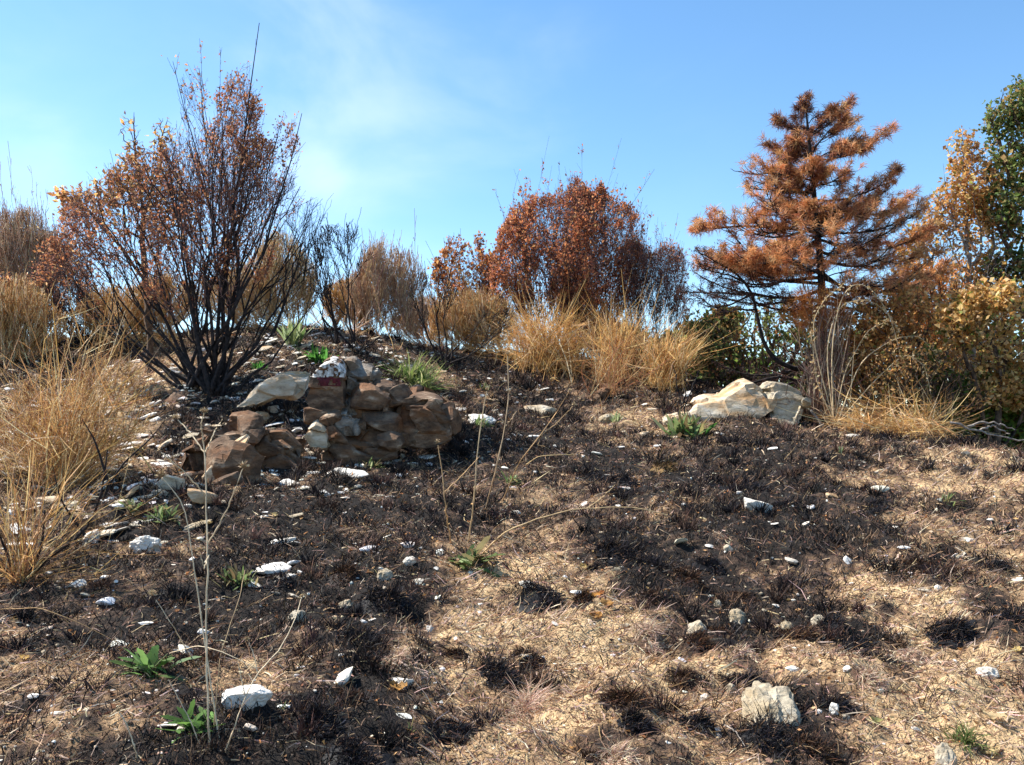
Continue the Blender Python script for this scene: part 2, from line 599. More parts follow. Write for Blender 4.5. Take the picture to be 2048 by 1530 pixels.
BLK = [(.010, .010, .012), (.018, .015, .018), (.03, .022, .024), (.022, .024, .03)]
BRN = [(.03, .018, .015), (.07, .035, .022), (.12, .06, .03), (.02, .014, .014)]
TUSS = [(772, 1190, 118, 90, 'biggest black burnt tussock, under the grey weathered stone', BLK, 900), (1480, 950, 140, 56, 'wide grey black burnt tussock right of the crest path', BLK, 700), (1243, 945, 84, 46, 'dark burnt tussock above the thin white flake', BLK, 500), (1562, 1008, 66, 40, 'spiky black tussock just above right of the bright white stone', BLK, 400),
        (1185, 935, 90, 40, 'grey black tussock left of the one above the thin white flake', BLK, 400), (1865, 1125, 120, 70, 'brown topped burnt tussock below the long cream slab', BRN, 700), (1900, 1250, 110, 80, 'black tussock near the right edge above the white lump', BLK, 600), (2020, 1235, 90, 80, 'black tussock cut by the right edge', BLK, 400),
        (1240, 1090, 120, 70, 'black tussock below the arching dry stem', BLK, 600), (1290, 1110, 90, 60, 'black tussock right of the one under the arching stem', BLK, 400), (1385, 1150, 90, 60, 'burnt tussock above the leftmost humped stone', BRN, 500), (1420, 1105, 70, 50, 'dark tussock beside the cream upright stone', BLK, 350), (1480, 1160, 60, 44, 'small red brown burnt tussock above the largest humped stone', BRN, 300),
        (1590, 1250, 90, 70, 'burnt tussock between the two pale humped stones', BRN, 420), (1660, 1240, 80, 60, 'dark tussock right of the humped stone with a dent', BLK, 420), (1650, 1390, 90, 80, 'charred tussock right of the rough half buried rock', BLK, 500), (1480, 1330, 80, 60, 'grey black tussock above the small ribbed stone', BLK, 380), (1400, 1270, 60, 60, 'dark red brown tussock below the leftmost humped stone', BRN, 300),
        (1250, 1395, 110, 90, 'burnt tussock in the lower middle, right of the black gully', BRN, 600), (1270, 1440, 70, 80, 'black tussock directly below the lower middle one', BLK, 400), (1390, 1420, 80, 70, 'dark tussock below the little sooty stone', BLK, 420), (1520, 1460, 100, 60, 'black tussock at the foot of the rough half buried rock', BLK, 420), (1625, 1465, 70, 80, 'rust brown burnt tussock near the bottom right', BRN, 420),
        (1000, 1320, 80, 70, 'black tussock on the open sand of the lower middle', BLK, 420), (1060, 1290, 70, 50, 'brown burnt tussock on the sand above the black one', BRN, 300), (910, 1290, 60, 40, 'small dark tussock under the white upright pebble', BRN, 260), (720, 1500, 150, 90, 'large black tussock at the bottom edge left of middle', BLK, 800), (640, 1440, 120, 70, 'dark tussock above the large bottom edge one', BLK, 600), (900, 1440, 120, 80, 'purple black tussock low in the middle', BLK, 600),
        (820, 1490, 80, 60, 'black tussock beside the grass blade at the bottom', BLK, 400), (690, 1390, 100, 60, 'dark tussock left of the curled leaf by the domed stone', BRN, 420), (720, 1280, 100, 50, 'grey black tussock under the clean white pebble', BLK, 420), (1080, 1180, 110, 60, 'black burnt tussock right of the dandelion rosette', BLK, 500), (1165, 1195, 60, 50, 'red brown hollow tussock above the curled brown leaves', BRN, 300),
        (1440, 1240, 60, 50, 'dark tussock between two humped stones', BRN, 280), (560, 1150, 90, 40, 'black burnt grass in front of the big white slab', BLK, 420), (690, 1150, 70, 40, 'burnt tussock above the pale ring shaped stone', BRN, 320), (1310, 1190, 60, 50, 'brown tussock left of the humped stones', BRN, 260), (1760, 1330, 80, 50, 'black tussock on the right hand sand', BLK, 360), (1720, 1270, 60, 50, 'dark tussock on the sandy run at right', BLK, 280),
        (1330, 925, 60, 36, 'singed ochre and black tussock under the green weed', [(.20, .12, .04), (.06, .05, .025), (.03, .02, .02)], 320), (1370, 1330, 70, 46, 'burnt tussock in the lower right, left of the ribbed stone', BRN, 300), (1190, 1480, 70, 60, 'burnt tussock at the bottom, right of middle', BRN, 320), (1990, 1130, 60, 40, 'burnt tussock right of the long cream slab', BLK, 260), (1750, 1000, 70, 36, 'black tussock left of the little white stone', BLK, 260)]
DARKS += [(u, v, w * .75, .75) for (u, v, w, h, lb, c, n) in TUSS]


def _spots(lst):
    out = []
    for u, v, r, w in lst:
        p = hit(u, v)
        q = hit(u, v - r * .5)
        rx = r / FPX * p[1]
        ry = max(abs(q[1] - p[1]) * 1.6, rx * .9)
        out.append((p[0], p[1], rx, min(ry, rx * 3.2), w))
    return out


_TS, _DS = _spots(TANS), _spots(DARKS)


def burn(x, y):
    """0 = sandy straw, 1 = black char"""
    x = np.asarray(x, float)
    y = np.asarray(y, float)
    b = .67 + .45 * streak(x, y) * sstep(-1.2, 1.2, x) + .50 * noise2(x, y, 1.3, 3, 21) + .75 * noise2(x, y, 4.2, 3, 23) + .46 * noise2(x, y, 12, 3, 25) + .20 * noise2(x, y, 34, 2, 27)
    for cx, cy, rx, ry, w in _TS:
        b = b - .66 * w * np.exp(-((x - cx) / rx) ** 2 - ((y - cy) / ry) ** 2)
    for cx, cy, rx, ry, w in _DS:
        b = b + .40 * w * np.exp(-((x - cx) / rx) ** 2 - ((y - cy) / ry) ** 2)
    return np.clip(b, 0, 1)


# ------------------------------------------------------------------ ground: one sheet to the horizon
def axis(a, b, fine, far, ratio=1.16):
    n = int((b - a) / fine)
    c = list(np.linspace(a, b, n))
    s = fine
    while c[-1] < far:
        s *= ratio
        c.append(c[-1] + s)
    s = fine
    while c[0] > -far:
        s *= ratio
        c.insert(0, c[0] - s)
    return np.array(c)


def ground():
    gx = axis(-6.5, 6.5, .021, 900)
    y0 = [1.6]
    while y0[-1] < 16.5:
        y0.append(y0[-1] + .0042 * max(y0[-1], 2.2))
    s = .06
    while y0[-1] < 900:
        s *= 1.16
        y0.append(y0[-1] + s)
    s = .012
    while y0[0] > -500:
        s *= 1.25
        y0.insert(0, y0[0] - s)
    gy = np.array(y0)
    X, Y = np.meshgrid(gx, gy)
    Z = gz(X, Y)
    near = (np.abs(X) < 7) & (Y > 1.5) & (Y < 17)
    det = .006 * noise2(X, Y, 48, 2, 31) + .004 * noise2(X, Y, 95, 1, 33)
    Z = Z + np.where(near, det, 0)
    V = np.stack([X, Y, Z], -1).reshape(-1, 3)
    ny, nx = X.shape
    i = np.arange(nx * ny).reshape(ny, nx)
    F = np.stack([i[:-1, :-1], i[:-1, 1:], i[1:, 1:], i[1:, :-1]], -1).reshape(-1, 4)
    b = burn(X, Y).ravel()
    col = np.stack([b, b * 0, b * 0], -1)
    m, nt, out = new_mat('burnt_soil')
    N, L = nt.nodes.new, nt.links.new
    tc = N('ShaderNodeTexCoord')
    at_ = N('ShaderNodeAttribute')
    at_.attribute_name = 'Col'
    sx = N('ShaderNodeSeparateColor')
    L(at_.outputs['Color'], sx.inputs[0])

    def noise(s, d=5, r=.6):
        n = N('ShaderNodeTexNoise')
        n.inputs['Scale'].default_value = s
        n.inputs['Detail'].default_value = d
        n.inputs['Roughness'].default_value = r
        L(tc.outputs['Object'], n.inputs['Vector'])
        return n
    n1, n2, n3 = noise(28, 6, .68), noise(110, 4, .6), noise(9, 4)
    s1 = N('ShaderNodeMath')
    s1.operation = 'MULTIPLY_ADD'
    L(n1.outputs['Fac'], s1.inputs[0])
    s1.inputs[1].default_value = 1.3
    s1.inputs[2].default_value = -.65
    ad = N('ShaderNodeMath')
    L(sx.outputs[0], ad.inputs[0])
    L(s1.outputs[0], ad.inputs[1])
    r = ramp(nt, [(.0, (.52, .375, .21)), (.20, (.36, .245, .14)), (.42, (.195, .125, .072)), (.62, (.085, .056, .040)), (.95, (.016, .0135, .012))])
    L(ad.outputs[0], r.inputs['Fac'])
    v = ramp(nt, [(.3, (.5, .5, .5)), (.7, (1.5, 1.45, 1.4))])
    L(n2.outputs['Fac'], v.inputs['Fac'])
    mu = N('ShaderNodeMix')
    mu.data_type = 'RGBA'
    mu.blend_type = 'MULTIPLY'
    mu.inputs['Factor'].default_value = 1
    L(r.outputs['Color'], mu.inputs['A'])
    L(v.outputs['Color'], mu.inputs['B'])
    pb = N('ShaderNodeBsdfPrincipled')
    pb.inputs['Roughness'].default_value = .9
    pb.inputs['Specular IOR Level'].default_value = .15
    L(mu.outputs['Result'], pb.inputs['Base Color'])
    bp = N('ShaderNodeBump')
    bp.inputs['Strength'].default_value = .9
    bp.inputs['Distance'].default_value = .012
    a2 = N('ShaderNodeMath')
    L(n1.outputs['Fac'], a2.inputs[0])
    L(n2.outputs['Fac'], a2.inputs[1])
    L(a2.outputs[0], bp.inputs['Height'])
    L(bp.outputs[0], pb.inputs['Normal'])
    L(pb.outputs[0], out.inputs['Surface'])
    solo('ground', V, F, m, kind='structure', col=col, smooth=True)


ground()


# ------------------------------------------------------------------ ground cover (nobody could count it)
def scatter(n, ymin=1.9, ymax=15.5, power=1.35, margin=1.0, rng=RNG):
    """points over the slope, denser close by"""
    u = rng.random(n)
    e = 1 - power + 1
    y = (ymin ** e + u * (ymax ** e - ymin ** e)) ** (1 / e) if abs(e) > 1e-3 else ymin * (ymax / ymin) ** u
    x = rng.uniform(-1, 1, n) * (.60 * y + margin)
    return x, y


def flow(x, y):
    """angle in which fallen grass lies: mostly down the slope, swirling"""
    return 2.6 * noise2(x, y, .8, 2, 41) + 1.2 * noise2(x, y, 3, 2, 43) - 1.0


def blade_paths(x, y, length, lean, k=4, rng=RNG, az=None, lift=0.0, curl=.5):
    n = len(x)
    az = rng.uniform(0, 2 * math.pi, n) if az is None else az
    t = np.linspace(0, 1, k)[None]
    ang = lean[:, None] + curl * t * rng.uniform(.2, 1.2, (n, 1))
    dl = length[:, None] / (k - 1)
    hx = np.cumsum(np.sin(ang) * dl, 1) - (np.sin(ang) * dl)[:, :1]
    hz = np.cumsum(np.cos(ang) * dl, 1) - (np.cos(ang) * dl)[:, :1]
    az2 = az[:, None] + t * rng.normal(0, .45, (n, 1))
    P = np.stack([x[:, None] + hx * np.cos(az2), y[:, None] + hx * np.sin(az2), hz], -1)
    z0 = gz(x, y)
    gsl = gz(P[:, -1, 0], P[:, -1, 1])
    P[..., 2] += z0[:, None] + (gsl - z0)[:, None] * t * np.clip(lean / 1.5, 0, 1)[:, None] + lift
    return P


def cover():
    rng = np.random.default_rng(11)
    # charred stubble
    x, y = scatter(300000, power=1.25, rng=rng)
    b = burn(x, y)
    cl = noise2(x, y, 6.0, 3, 51)
    keep = rng.random(len(x)) < np.clip((.10 + sstep(.30, .75, b)) * (.30 + 1.4 * sstep(-.15, .35, cl)), 0, 1)
    x, y, b, cl = x[keep], y[keep], b[keep], cl[keep]
    n = len(x)
    ln = rng.uniform(.018, .05, n) * (1 + 1.6 * np.clip(cl, 0, 1)) * (.7 + .45 * (y / 6))
    P = blade_paths(x, y, ln, np.abs(rng.normal(.55, .35, n)), 3, rng)
    w = rng.uniform(.0009, .0020, n) * (.55 + y / 5.5)
    V, F = ribbons(P, w[:, None] * np.array([1, .85, .25]), rng=rng)
    c = pal([(.010, .0095, .010), (.022, .017, .016), (.058, .036, .027), (.11, .064, .038), (.018, .017, .019), (.20, .125, .072)], n, rng, [4, 3.4, 2.4, 2, 2, .8], .3)
    CH = (V, F, np.repeat(c, 6, 0))
    # knots of burnt stubs standing up from the ash
    cx, cy = scatter(1500, power=1.2, rng=rng)
    kb = burn(cx, cy)
    keep = rng.random(len(cx)) < np.clip(kb * 1.3 - .12, .06, 1)
    cx, cy = cx[keep], cy[keep]
    m = rng.integers(25, 80, len(cx))
    idx = np.repeat(np.arange(len(cx)), m)
    n = len(idx)
    a = rng.uniform(0, 2 * math.pi, n)
    rr = np.sqrt(rng.random(n)) * (rng.uniform(.012, .05, len(cx)) * (.7 + cy / 7))[idx]
    P = blade_paths(cx[idx] + np.cos(a) * rr, cy[idx] + np.sin(a) * rr, rng.uniform(.02, .07, n) * (rng.uniform(.6, 1.35, len(cx)) * (.75 + cy / 9))[idx], np.abs(rng.normal(.35, .3, n)), 3, rng, a + rng.normal(0, .7, n))
    wd = rng.uniform(.0010, .0021, n) * (.55 + cy[idx] / 6)
    V2, F2 = ribbons(P, wd[:, None] * np.array([1, .9, .3]), rng=rng)
    tone = pal([(.010, .009, .010), (.022, .016, .016), (.06, .034, .026), (.11, .062, .042)], len(cx), rng, [4, 4, 2.6, 2], .3)[idx] * rng.uniform(.6, 1.5, (n, 1))
    KN = (V2, F2, np.repeat(tone, 6, 0))
    # short brown stubs between the straw
    x, y = scatter(70000, power=1.25, rng=rng)
    n = len(x)
    P = blade_paths(x, y, rng.uniform(.012, .035, n) * (.75 + y / 9), np.abs(rng.normal(.6, .4, n)), 3, rng)
    wd = rng.uniform(.0009, .0019, n) * (.55 + y / 6)
    V3, F3 = ribbons(P, wd[:, None] * np.array([1, .85, .3]), rng=rng)
    ST3 = (V3, F3, np.repeat(pal([(.07, .042, .03), (.13, .08, .05), (.22, .145, .09), (.03, .022, .02), (.17, .11, .085)], n, rng, None, .3), 6, 0))
    V, F = merge([CH[:2], KN[:2], ST3[:2]])
    solo('charred_grass', V, F, M_CHAR, 'short black and purple brown burnt grass stubble all over the slope', 'grass', kind='stuff', col=np.concatenate([CH[2], KN[2], ST3[2]]))
    # fallen straw
    x, y = scatter(300000, power=1.25, rng=rng)
    b = burn(x, y)
    cl = noise2(x, y, 3.1, 3, 57)
    keep = rng.random(len(x)) < np.clip(1.05 - 1.10 * b + .35 * cl, .085, 1)
    x, y, b = x[keep], y[keep], b[keep]
    n = len(x)
    ln = np.minimum(rng.lognormal(math.log(.034), .5, n), .13) * (.75 + y / 14)
    az = flow(x, y) + rng.normal(0, .95, n)
    P = blade_paths(x, y, ln, np.clip(rng.normal(1.22, .28, n), .3, 1.5), 3, rng, az, .004, .25)
    w = rng.uniform(.0009, .0022, n) * (.5 + y / 6)
    V, F = ribbons(P, w[:, None] * np.array([1, .9, .35]), rng=rng)
    c = pal([(.50, .36, .21), (.40, .26, .14), (.60, .48, .34), (.34, .20, .135), (.46, .32, .27), (.22, .12, .075)], n, rng, [3, 3, 2, 2.4, 1.8, 2.6], .25)
    solo('fallen_straw', V, F, M_STRAW, 'pale tan dead grass straw lying flattened over the sandy patches', 'straw', kind='stuff', col=np.repeat(c, 6, 0))
    # standing dry tufts, unburnt
    x, y = scatter(90000, power=1.25, rng=rng)
    b = burn(x, y)
    cl = noise2(x, y, 5.5, 3, 61)
    keep = rng.random(len(x)) < np.clip((1 - 1.3 * b) * sstep(0.05, .45, cl), 0, 1)
    x, y = x[keep], y[keep]
    n = len(x)
    P = blade_paths(x, y, rng.uniform(.03, .09, n) * (.8 + y / 12), np.abs(rng.normal(.75, .3, n)), 3, rng, flow(x, y) + rng.normal(0, .7, n))
    w = rng.uniform(.0009, .0018, n) * (.5 + y / 6)
    V, F = ribbons(P, w[:, None] * np.array([1, .85, .25]), rng=rng)
    c = pal([(.55, .42, .26), (.62, .50, .38), (.42, .28, .16), (.5, .36, .30)], n, rng, None, .25)
    solo('dry_grass', V, F, M_STRAW, 'low tufts of pinkish tan dry grass standing on the unburnt patches', 'grass', kind='stuff', col=np.repeat(c, 6, 0))
    # gravel and ash crumbs
    x, y = scatter(34000, power=1.3, rng=rng)
    b = burn(x, y)
    keep = rng.random(len(x)) < (.25 + .5 * (1 - b) + .35 * (noise2(x, y, 1.1, 2, 71) > .15))
    x, y = x[keep], y[keep]
    n = len(x)
    ico_v, ico_f = ICO[1]
    s = rng.lognormal(math.log(.0036), .45, n) * (.75 + y / 9)
    s = np.minimum(s, .02)
    vv = ico_v[None] * (1 + .28 * rng.normal(size=(n, len(ico_v), 1)) * .6) * (s[:, None] * rng.uniform(.6, 1.4, (n, 3)))[:, None]
    vv[..., 2] *= .65
    vv = vv + np.stack([x, y, gz(x, y) + s * .2], -1)[:, None]
    F = (ico_f[None] + (np.arange(n) * len(ico_v))[:, None, None]).reshape(-1, 3)
    c = pal([(.62, .56, .47), (.44, .34, .23), (.33, .23, .15), (.20, .13, .09), (.75, .71, .64)], n, rng, [2, 3, 3, 3, 1.0], .2)
    solo('gravel', vv.reshape(-1, 3), F, M_PEBBLE, 'fine crumbs of pale and brown stone strewn through the ash', 'gravel', kind='stuff', col=np.repeat(c, len(ico_v), 0))
    # pale chips of broken slab, thick on the left slope and the mound, thin elsewhere
    x, y = scatter(15000, power=1.1, rng=rng)
    dens = .035 + .9 * np.exp(-((x + 2.6) / 1.5) ** 2 - ((y - 7.6) / 2.4) ** 2) + .7 * np.exp(-((x + 2.0) / 1.3) ** 2 - ((y - 10.8) / 1.5) ** 2)
    keep = rng.random(len(x)) < dens * (.4 + .9 * (noise2(x, y, 2.2, 2, 73) > -.05))
    x, y = x[keep], y[keep]
    n = len(x)
    iv2, if2 = ICO[2]
    s = np.minimum(rng.lognormal(math.log(.018), .5, n) * (.8 + y / 14), .05)
    v0 = iv2[None].repeat(n, 0)
    for q in range(7):
        nn = rng.normal(size=(n, 1, 3)) * np.array([1, 1, .5 if q < 5 else 2.5])
        nn /= np.linalg.norm(nn, axis=2, keepdims=True)
        e = np.maximum((v0 * nn).sum(-1, keepdims=True) - rng.uniform(.35, .75, (n, 1, 1)), 0)
        v0 = v0 - e * nn * .95
    v0 = v0 * (s[:, None] * np.stack([rng.uniform(.8, 1.7, n), rng.uniform(.6, 1.1, n), rng.uniform(.22, .5, n)], -1))[:, None]
    a = rng.uniform(0, 6.28, n)[:, None]
    v0 = np.stack([v0[..., 0] * np.cos(a) - v0[..., 1] * np.sin(a), v0[..., 0] * np.sin(a) + v0[..., 1] * np.cos(a), v0[..., 2] + v0[..., 1] * rng.uniform(-.1, .7, (n, 1))], -1)
    v0 = v0 + np.stack([x, y, gz(x, y) + s * .12], -1)[:, None]
    F = (if2[None] + (np.arange(n) * len(iv2))[:, None, None]).reshape(-1, 3)
    c = pal([(.72, .67, .58), (.60, .53, .43), (.46, .39, .30), (.78, .75, .69)], n, rng, [3, 2, 1.2, 2], .12)
    solo('stone_chips', v0.reshape(-1, 3), F, M_PEBBLE, 'countless small pale flat chips of broken slab strewn thickest on the left slope and the mound', 'stone chips', kind='stuff', col=np.repeat(c, len(iv2), 0))
    # burnt leaf crumbs
    x, y = scatter(14000, power=1.3, rng=rng)
    n = len(x)
    C = np.stack([x, y, gz(x, y) + .006], -1)
    dn = rng.normal(size=(n, 3)) * np.array([1, 1, .35])
    V, F = leafs(C, dn, rng.uniform(.010, .028, n) * (.7 + y / 9), rng.uniform(.003, .008, n) * (.7 + y / 9), rng)
    c = pal([(.36, .16, .06), (.22, .10, .05), (.48, .28, .12), (.12, .06, .045), (.55, .40, .24)], n, rng, [3, 3, 2, 3, 1.5], .25)
    solo('leaf_litter', V, F, M_STRAW, 'small curled scraps of brown dead leaf scattered over the burnt soil', 'litter', kind='stuff', col=np.repeat(c, 4, 0))


def _ico(sub):
    import bmesh
    bm = bmesh.new()
    bmesh.ops.create_icosphere(bm, subdivisions=max(sub, 1), radius=1)
    v = np.array([q.co[:] for q in bm.verts])
    f = np.array([[q.index for q in p.verts] for p in bm.faces])
    bm.free()
    return v, f


ICO = {k: _ico(k) for k in (1, 2, 3, 4, 5)}
cover()
# ------------------------------------------------------------------ stones
TONES = {'W': M_WHITE, 'T': M_TAN, 'G': M_GREY, 'B': M_BROWN}
LANDMARKS = []          # (u, v, phrase) for telling small stones apart


def rot(ax, a):
    return np.array(Matrix.Rotation(a, 3, ax))


def stone_shape(w, d, h, seed, style, sub, tone='T'):
    rng = np.random.default_rng(seed)
    v0, f = ICO[sub]
    p = v0.copy() * rng.uniform(.92, 1.08, 3)
    if style in ('slab', 'long', 'chip'):
        n = int(rng.integers(5, 8))
        for k in range(n):
            a = 2 * math.pi * (k + rng.uniform(-.48, .48)) / n
            nn = np.array([math.cos(a), math.sin(a), rng.uniform(-.25, .25)])
            nn /= np.linalg.norm(nn)
            e = np.maximum(p @ nn - rng.uniform(.42, .90), 0)
            p -= e[:, None] * nn * .93
        for sgn in (1, -1):
            nn = np.array([rng.uniform(-.16, .16), rng.uniform(-.16, .16), sgn])
            nn /= np.linalg.norm(nn)
            e = np.maximum(p @ nn - rng.uniform(.42, .55), 0)
            p -= e[:, None] * nn * .96
        for k in range(9):
            a = rng.uniform(0, 2 * math.pi)
            nn = np.array([math.cos(a), math.sin(a), rng.choice([-1, 1]) * rng.uniform(.5, 1.6)])
            nn /= np.linalg.norm(nn)
            e = np.maximum(p @ nn - rng.uniform(.50, .68), 0)
            p -= e[:, None] * nn * .97
        p[:, 2] /= .5
        amp = .06
    elif style == 'block':
        for k in range(9):
            nn = rng.normal(size=3)
            if k < 6:
                nn = np.zeros(3)
                nn[k // 2] = 1 if k % 2 else -1
                nn += rng.normal(0, .18, 3)
            nn /= np.linalg.norm(nn)
            e = np.maximum(p @ nn - rng.uniform(.58, .74), 0)
            p -= e[:, None] * nn * .95
        p /= .68
        amp = .08
    else:
        for k in range(9):
            nn = rng.normal(size=3)
            nn /= np.linalg.norm(nn)
            e = np.maximum(p @ nn - rng.uniform(.68, .88), 0)
            p -= e[:, None] * nn * .85
        p /= .85
        if tone == 'W':
            for nn, o_ in (((-.25, -.42, .9), .34), ((.2, .1, .95), .42), ((.75, -.55, .2), .55), ((-.7, -.6, .15), .6)):
                nn = np.array(nn) + rng.normal(0, .14, 3)
                nn /= np.linalg.norm(nn)
                e = np.maximum(p @ nn - o_ - rng.uniform(0, .08), 0)
                p -= e[:, None] * nn * .93
            p[:, 2] *= 1.25
        amp = .15
    if style == 'rough':
        p = v0 * rng.uniform(.92, 1.08, 3)
        rd = 1 - 2 * np.abs(fbm(v0 * np.array([2.2, 2.2, 1.1]) + seed, 4, seed))
        p = p * (.84 + .17 * rd + .25 * fbm(v0 * 1.6 - seed, 2, seed + 3))[:, None]
        amp = .08
    off = rng.uniform(0, 50, 3)
    q = p * np.array([w, d, h]) / max(w, d, h) * 2.4
    nr = p / (np.linalg.norm(p, axis=1, keepdims=True) + 1e-6)
    p = p + nr * (amp * 1.5 * fbm(q + off, 3, seed) + amp * .8 * fbm(q * 4 + off, 3, seed + 5))[:, None]
    return p * np.array([w, d, h]) * .5, f


STONES = []


def stone(u, v, w, h, style, tone, roll=0, label=None, group=None, seed=None, name=None, sink=.30, yaw=None, tilt=None):
    seed = seed if seed is not None else int(u * 7 + v * 13) % 99991
    rng = np.random.default_rng(seed)
    base = hit(u, v + h * .42)
    s = base[1] / FPX
    W, H = w * s, h * s
    flat = style in ('slab', 'long', 'chip')
    if flat:
        dd = W * (.75 if style != 'long' else .34)
        th = max(min(H * .34, W * .22), W * .07)
        graze = math.atan2(CAM[2] - base[2], base[1]) + .15
        need = math.asin(min(.95, max(H - th * .6, .02 * H) / dd))
        tl = need - graze if tilt is None else math.radians(tilt)
        tl = max(-.25, min(1.25, tl))
    else:
        dd, th, tl = W * .8, H, (-.9 if style == 'rough' and w > 50 else -.6 if style == 'rough' else 0)
    sub = 5 if w >= 55 else 4 if w >= 24 else 3
    p, f = stone_shape(W * 1.04, dd, th, seed, style, sub, tone)
    yw = rng.uniform(-.35, .35) if yaw is None else math.radians(yaw)
    p = p @ rot('Z', yw).T @ rot('X', tl).T @ rot('Y', math.radians(roll)).T
    zmin = p[:, 2].min()
    hz = p[:, 2].max() - zmin
    loc = base.copy()
    c = loc + np.array([0, 0, -zmin - hz * sink])
    nm = name or {'slab': 'flat_stone', 'long': 'long_stone', 'chip': 'stone', 'block': 'square_stone', 'boulder': 'boulder' if w > 60 else 'stone', 'rough': 'boulder' if w > 60 else 'stone'}[style]
    o = solo(nm, p + c, f, TONES[tone], label, 'rock' if w > 60 else 'stone', group, loc=loc, smooth=True)
    o.data.set_sharp_from_angle(angle=math.radians(20))
    STONES.append((u, v, w, h, style, tone, o))
    return o


def hewn(name, poly, Y, depth, mat, label, back=.86, shift=(0, .12), voxel=.0085, amp=.018, strata=.011, freq=26, seed=1, lean=0.0, marks=None, group=None, dip=(0.06, 0.0), facet=.052, cellsize=1.45, keep=900):
    """a rock whose face is outlined at distance Y and which is really DEPTH deep"""
    import bmesh
    rng = np.random.default_rng(seed)
    P = np.array(poly, float)
    front = at(P[:, 0], P[:, 1], np.full(len(P), Y))
    zlo, zhi = front[:, 2].min(), front[:, 2].max()
    front[:, 1] += (front[:, 2] - zlo) * lean + rng.uniform(-.03, .03, len(P)) * depth
    c = front.mean(0)
    rear = (front - c) * np.array([back, 1, back]) + c + np.array([shift[0], depth, shift[1]])
    bm = bmesh.new()
    a = [bm.verts.new(q) for q in front]
    b = [bm.verts.new(q) for q in rear]
    n = len(a)
    bm.faces.new(a)
    bm.faces.new(b[::-1])
    for k in range(n):
        bm.faces.new((a[k], b[k], b[(k + 1) % n], a[(k + 1) % n]))
    bmesh.ops.triangulate(bm, faces=bm.faces[:])
    bmesh.ops.recalc_face_normals(bm, faces=bm.faces[:])
    me = D.meshes.new('raw')
    bm.to_mesh(me)
    bm.free()
    o = D.objects.new('raw', me)
    COL.objects.link(o)
    md = o.modifiers.new('r', 'REMESH')
    md.mode = 'VOXEL'
    md.voxel_size = voxel
    dg = bpy.context.evaluated_depsgraph_get()
    ev = o.evaluated_get(dg).to_mesh()
    nv = len(ev.vertices)
    V = np.empty(nv * 3, np.float32)
    ev.vertices.foreach_get('co', V)
    V = V.reshape(-1, 3).astype(float)
    NR = np.empty(nv * 3, np.float32)
    ev.vertices.foreach_get('normal', NR)
    NR = NR.reshape(-1, 3)
    F = np.array([q.vertices[:] for q in ev.polygons if len(q.vertices) == 4])
    D.objects.remove(o)
    off = rng.uniform(0, 90, 3)
    zz = V[:, 2] + dip[0] * V[:, 0] + dip[1] * V[:, 1] + .012 * fbm(V * 6 + off, 2, seed)
    st = fbm(np.stack([zz * freq + off[0], zz * 0 + .3, V[:, 0] * 2.2 + V[:, 1] * 2], -1), 3, seed + 9)
    st = np.where(st < -.18, (st + .18) * 2.2, st * .8)
    dsp = amp * fbm(V * 9 + off, 3, seed) * 1.6 + amp * .55 * fbm(V * 38 + off, 2, seed + 3) + strata * st * (1 - .8 * np.abs(NR[:, 2]))
    # broken facets: each angular cell of the rock is chipped to a plane of its own
    fq = np.array([4.2, 4.2, 9.5]) / cellsize
    cw = V * fq + .10 * np.stack([fbm(V * 5 + off, 2, seed + 31), fbm(V * 5 - off, 2, seed + 37), fbm(V * 5 + 2 * off, 2, seed + 41)], -1)
    cw[:, 2] += dip[0] * V[:, 0] * 13
    ic = np.floor(cw).astype(np.int64)
    best2 = np.full(len(V), 9e9)
    best, cell, ctr, tl = np.full(len(V), 9e9), np.zeros(len(V)), np.zeros_like(V), np.zeros_like(V)
    for dx in (-1, 0, 1):
        for dy in (-1, 0, 1):
            for dz in (-1, 0, 1):
                j = ic + np.array([dx, dy, dz])
                h = [_hash(j[:, 0], j[:, 1], j[:, 2], seed + s_) for s_ in range(1, 8)]
                c_ = j + np.stack(h[:3], -1)
                d2 = ((c_ - cw) ** 2).sum(-1)
                m = d2 < best
                best2 = np.where(m, best, np.minimum(best2, d2))
                best = np.where(m, d2, best)
                cell = np.where(m, h[3], cell)
                ctr = np.where(m[:, None], c_ / fq, ctr)
                tl = np.where(m[:, None], np.stack(h[4:7], -1) - .5, tl)
    dsp = .20 * dsp + .9 * facet * (cell - .6) + 15 * facet * ((V - ctr) * tl).sum(-1) - .30 * facet * np.exp(-((np.sqrt(best2) - np.sqrt(best)) / .09) ** 2)
    V = V + NR * dsp[:, None]
    loc = np.array([c[0], Y + depth / 2, zlo])
    me = build_mesh(name, V - loc, F, mat)
    raw = D.objects.new('raw', me)
    COL.objects.link(raw)
    md = raw.modifiers.new('d', 'DECIMATE')
    md.ratio = min(1, keep / max(len(F) * 2, 1))
    dg = bpy.context.evaluated_depsgraph_get()
    dg.update()
    fin = D.meshes.new_from_object(raw.evaluated_get(dg))
    fin.name = name
    D.objects.remove(raw)
    fin.shade_smooth()
    fin.set_sharp_from_angle(angle=math.radians(7))
    ob = D.objects.new(name, fin)
    COL.objects.link(ob)
    ob.location = [float(q) for q in loc]
    ob['label'], ob['category'] = label, 'rock'
    if group:
        ob['group'] = group
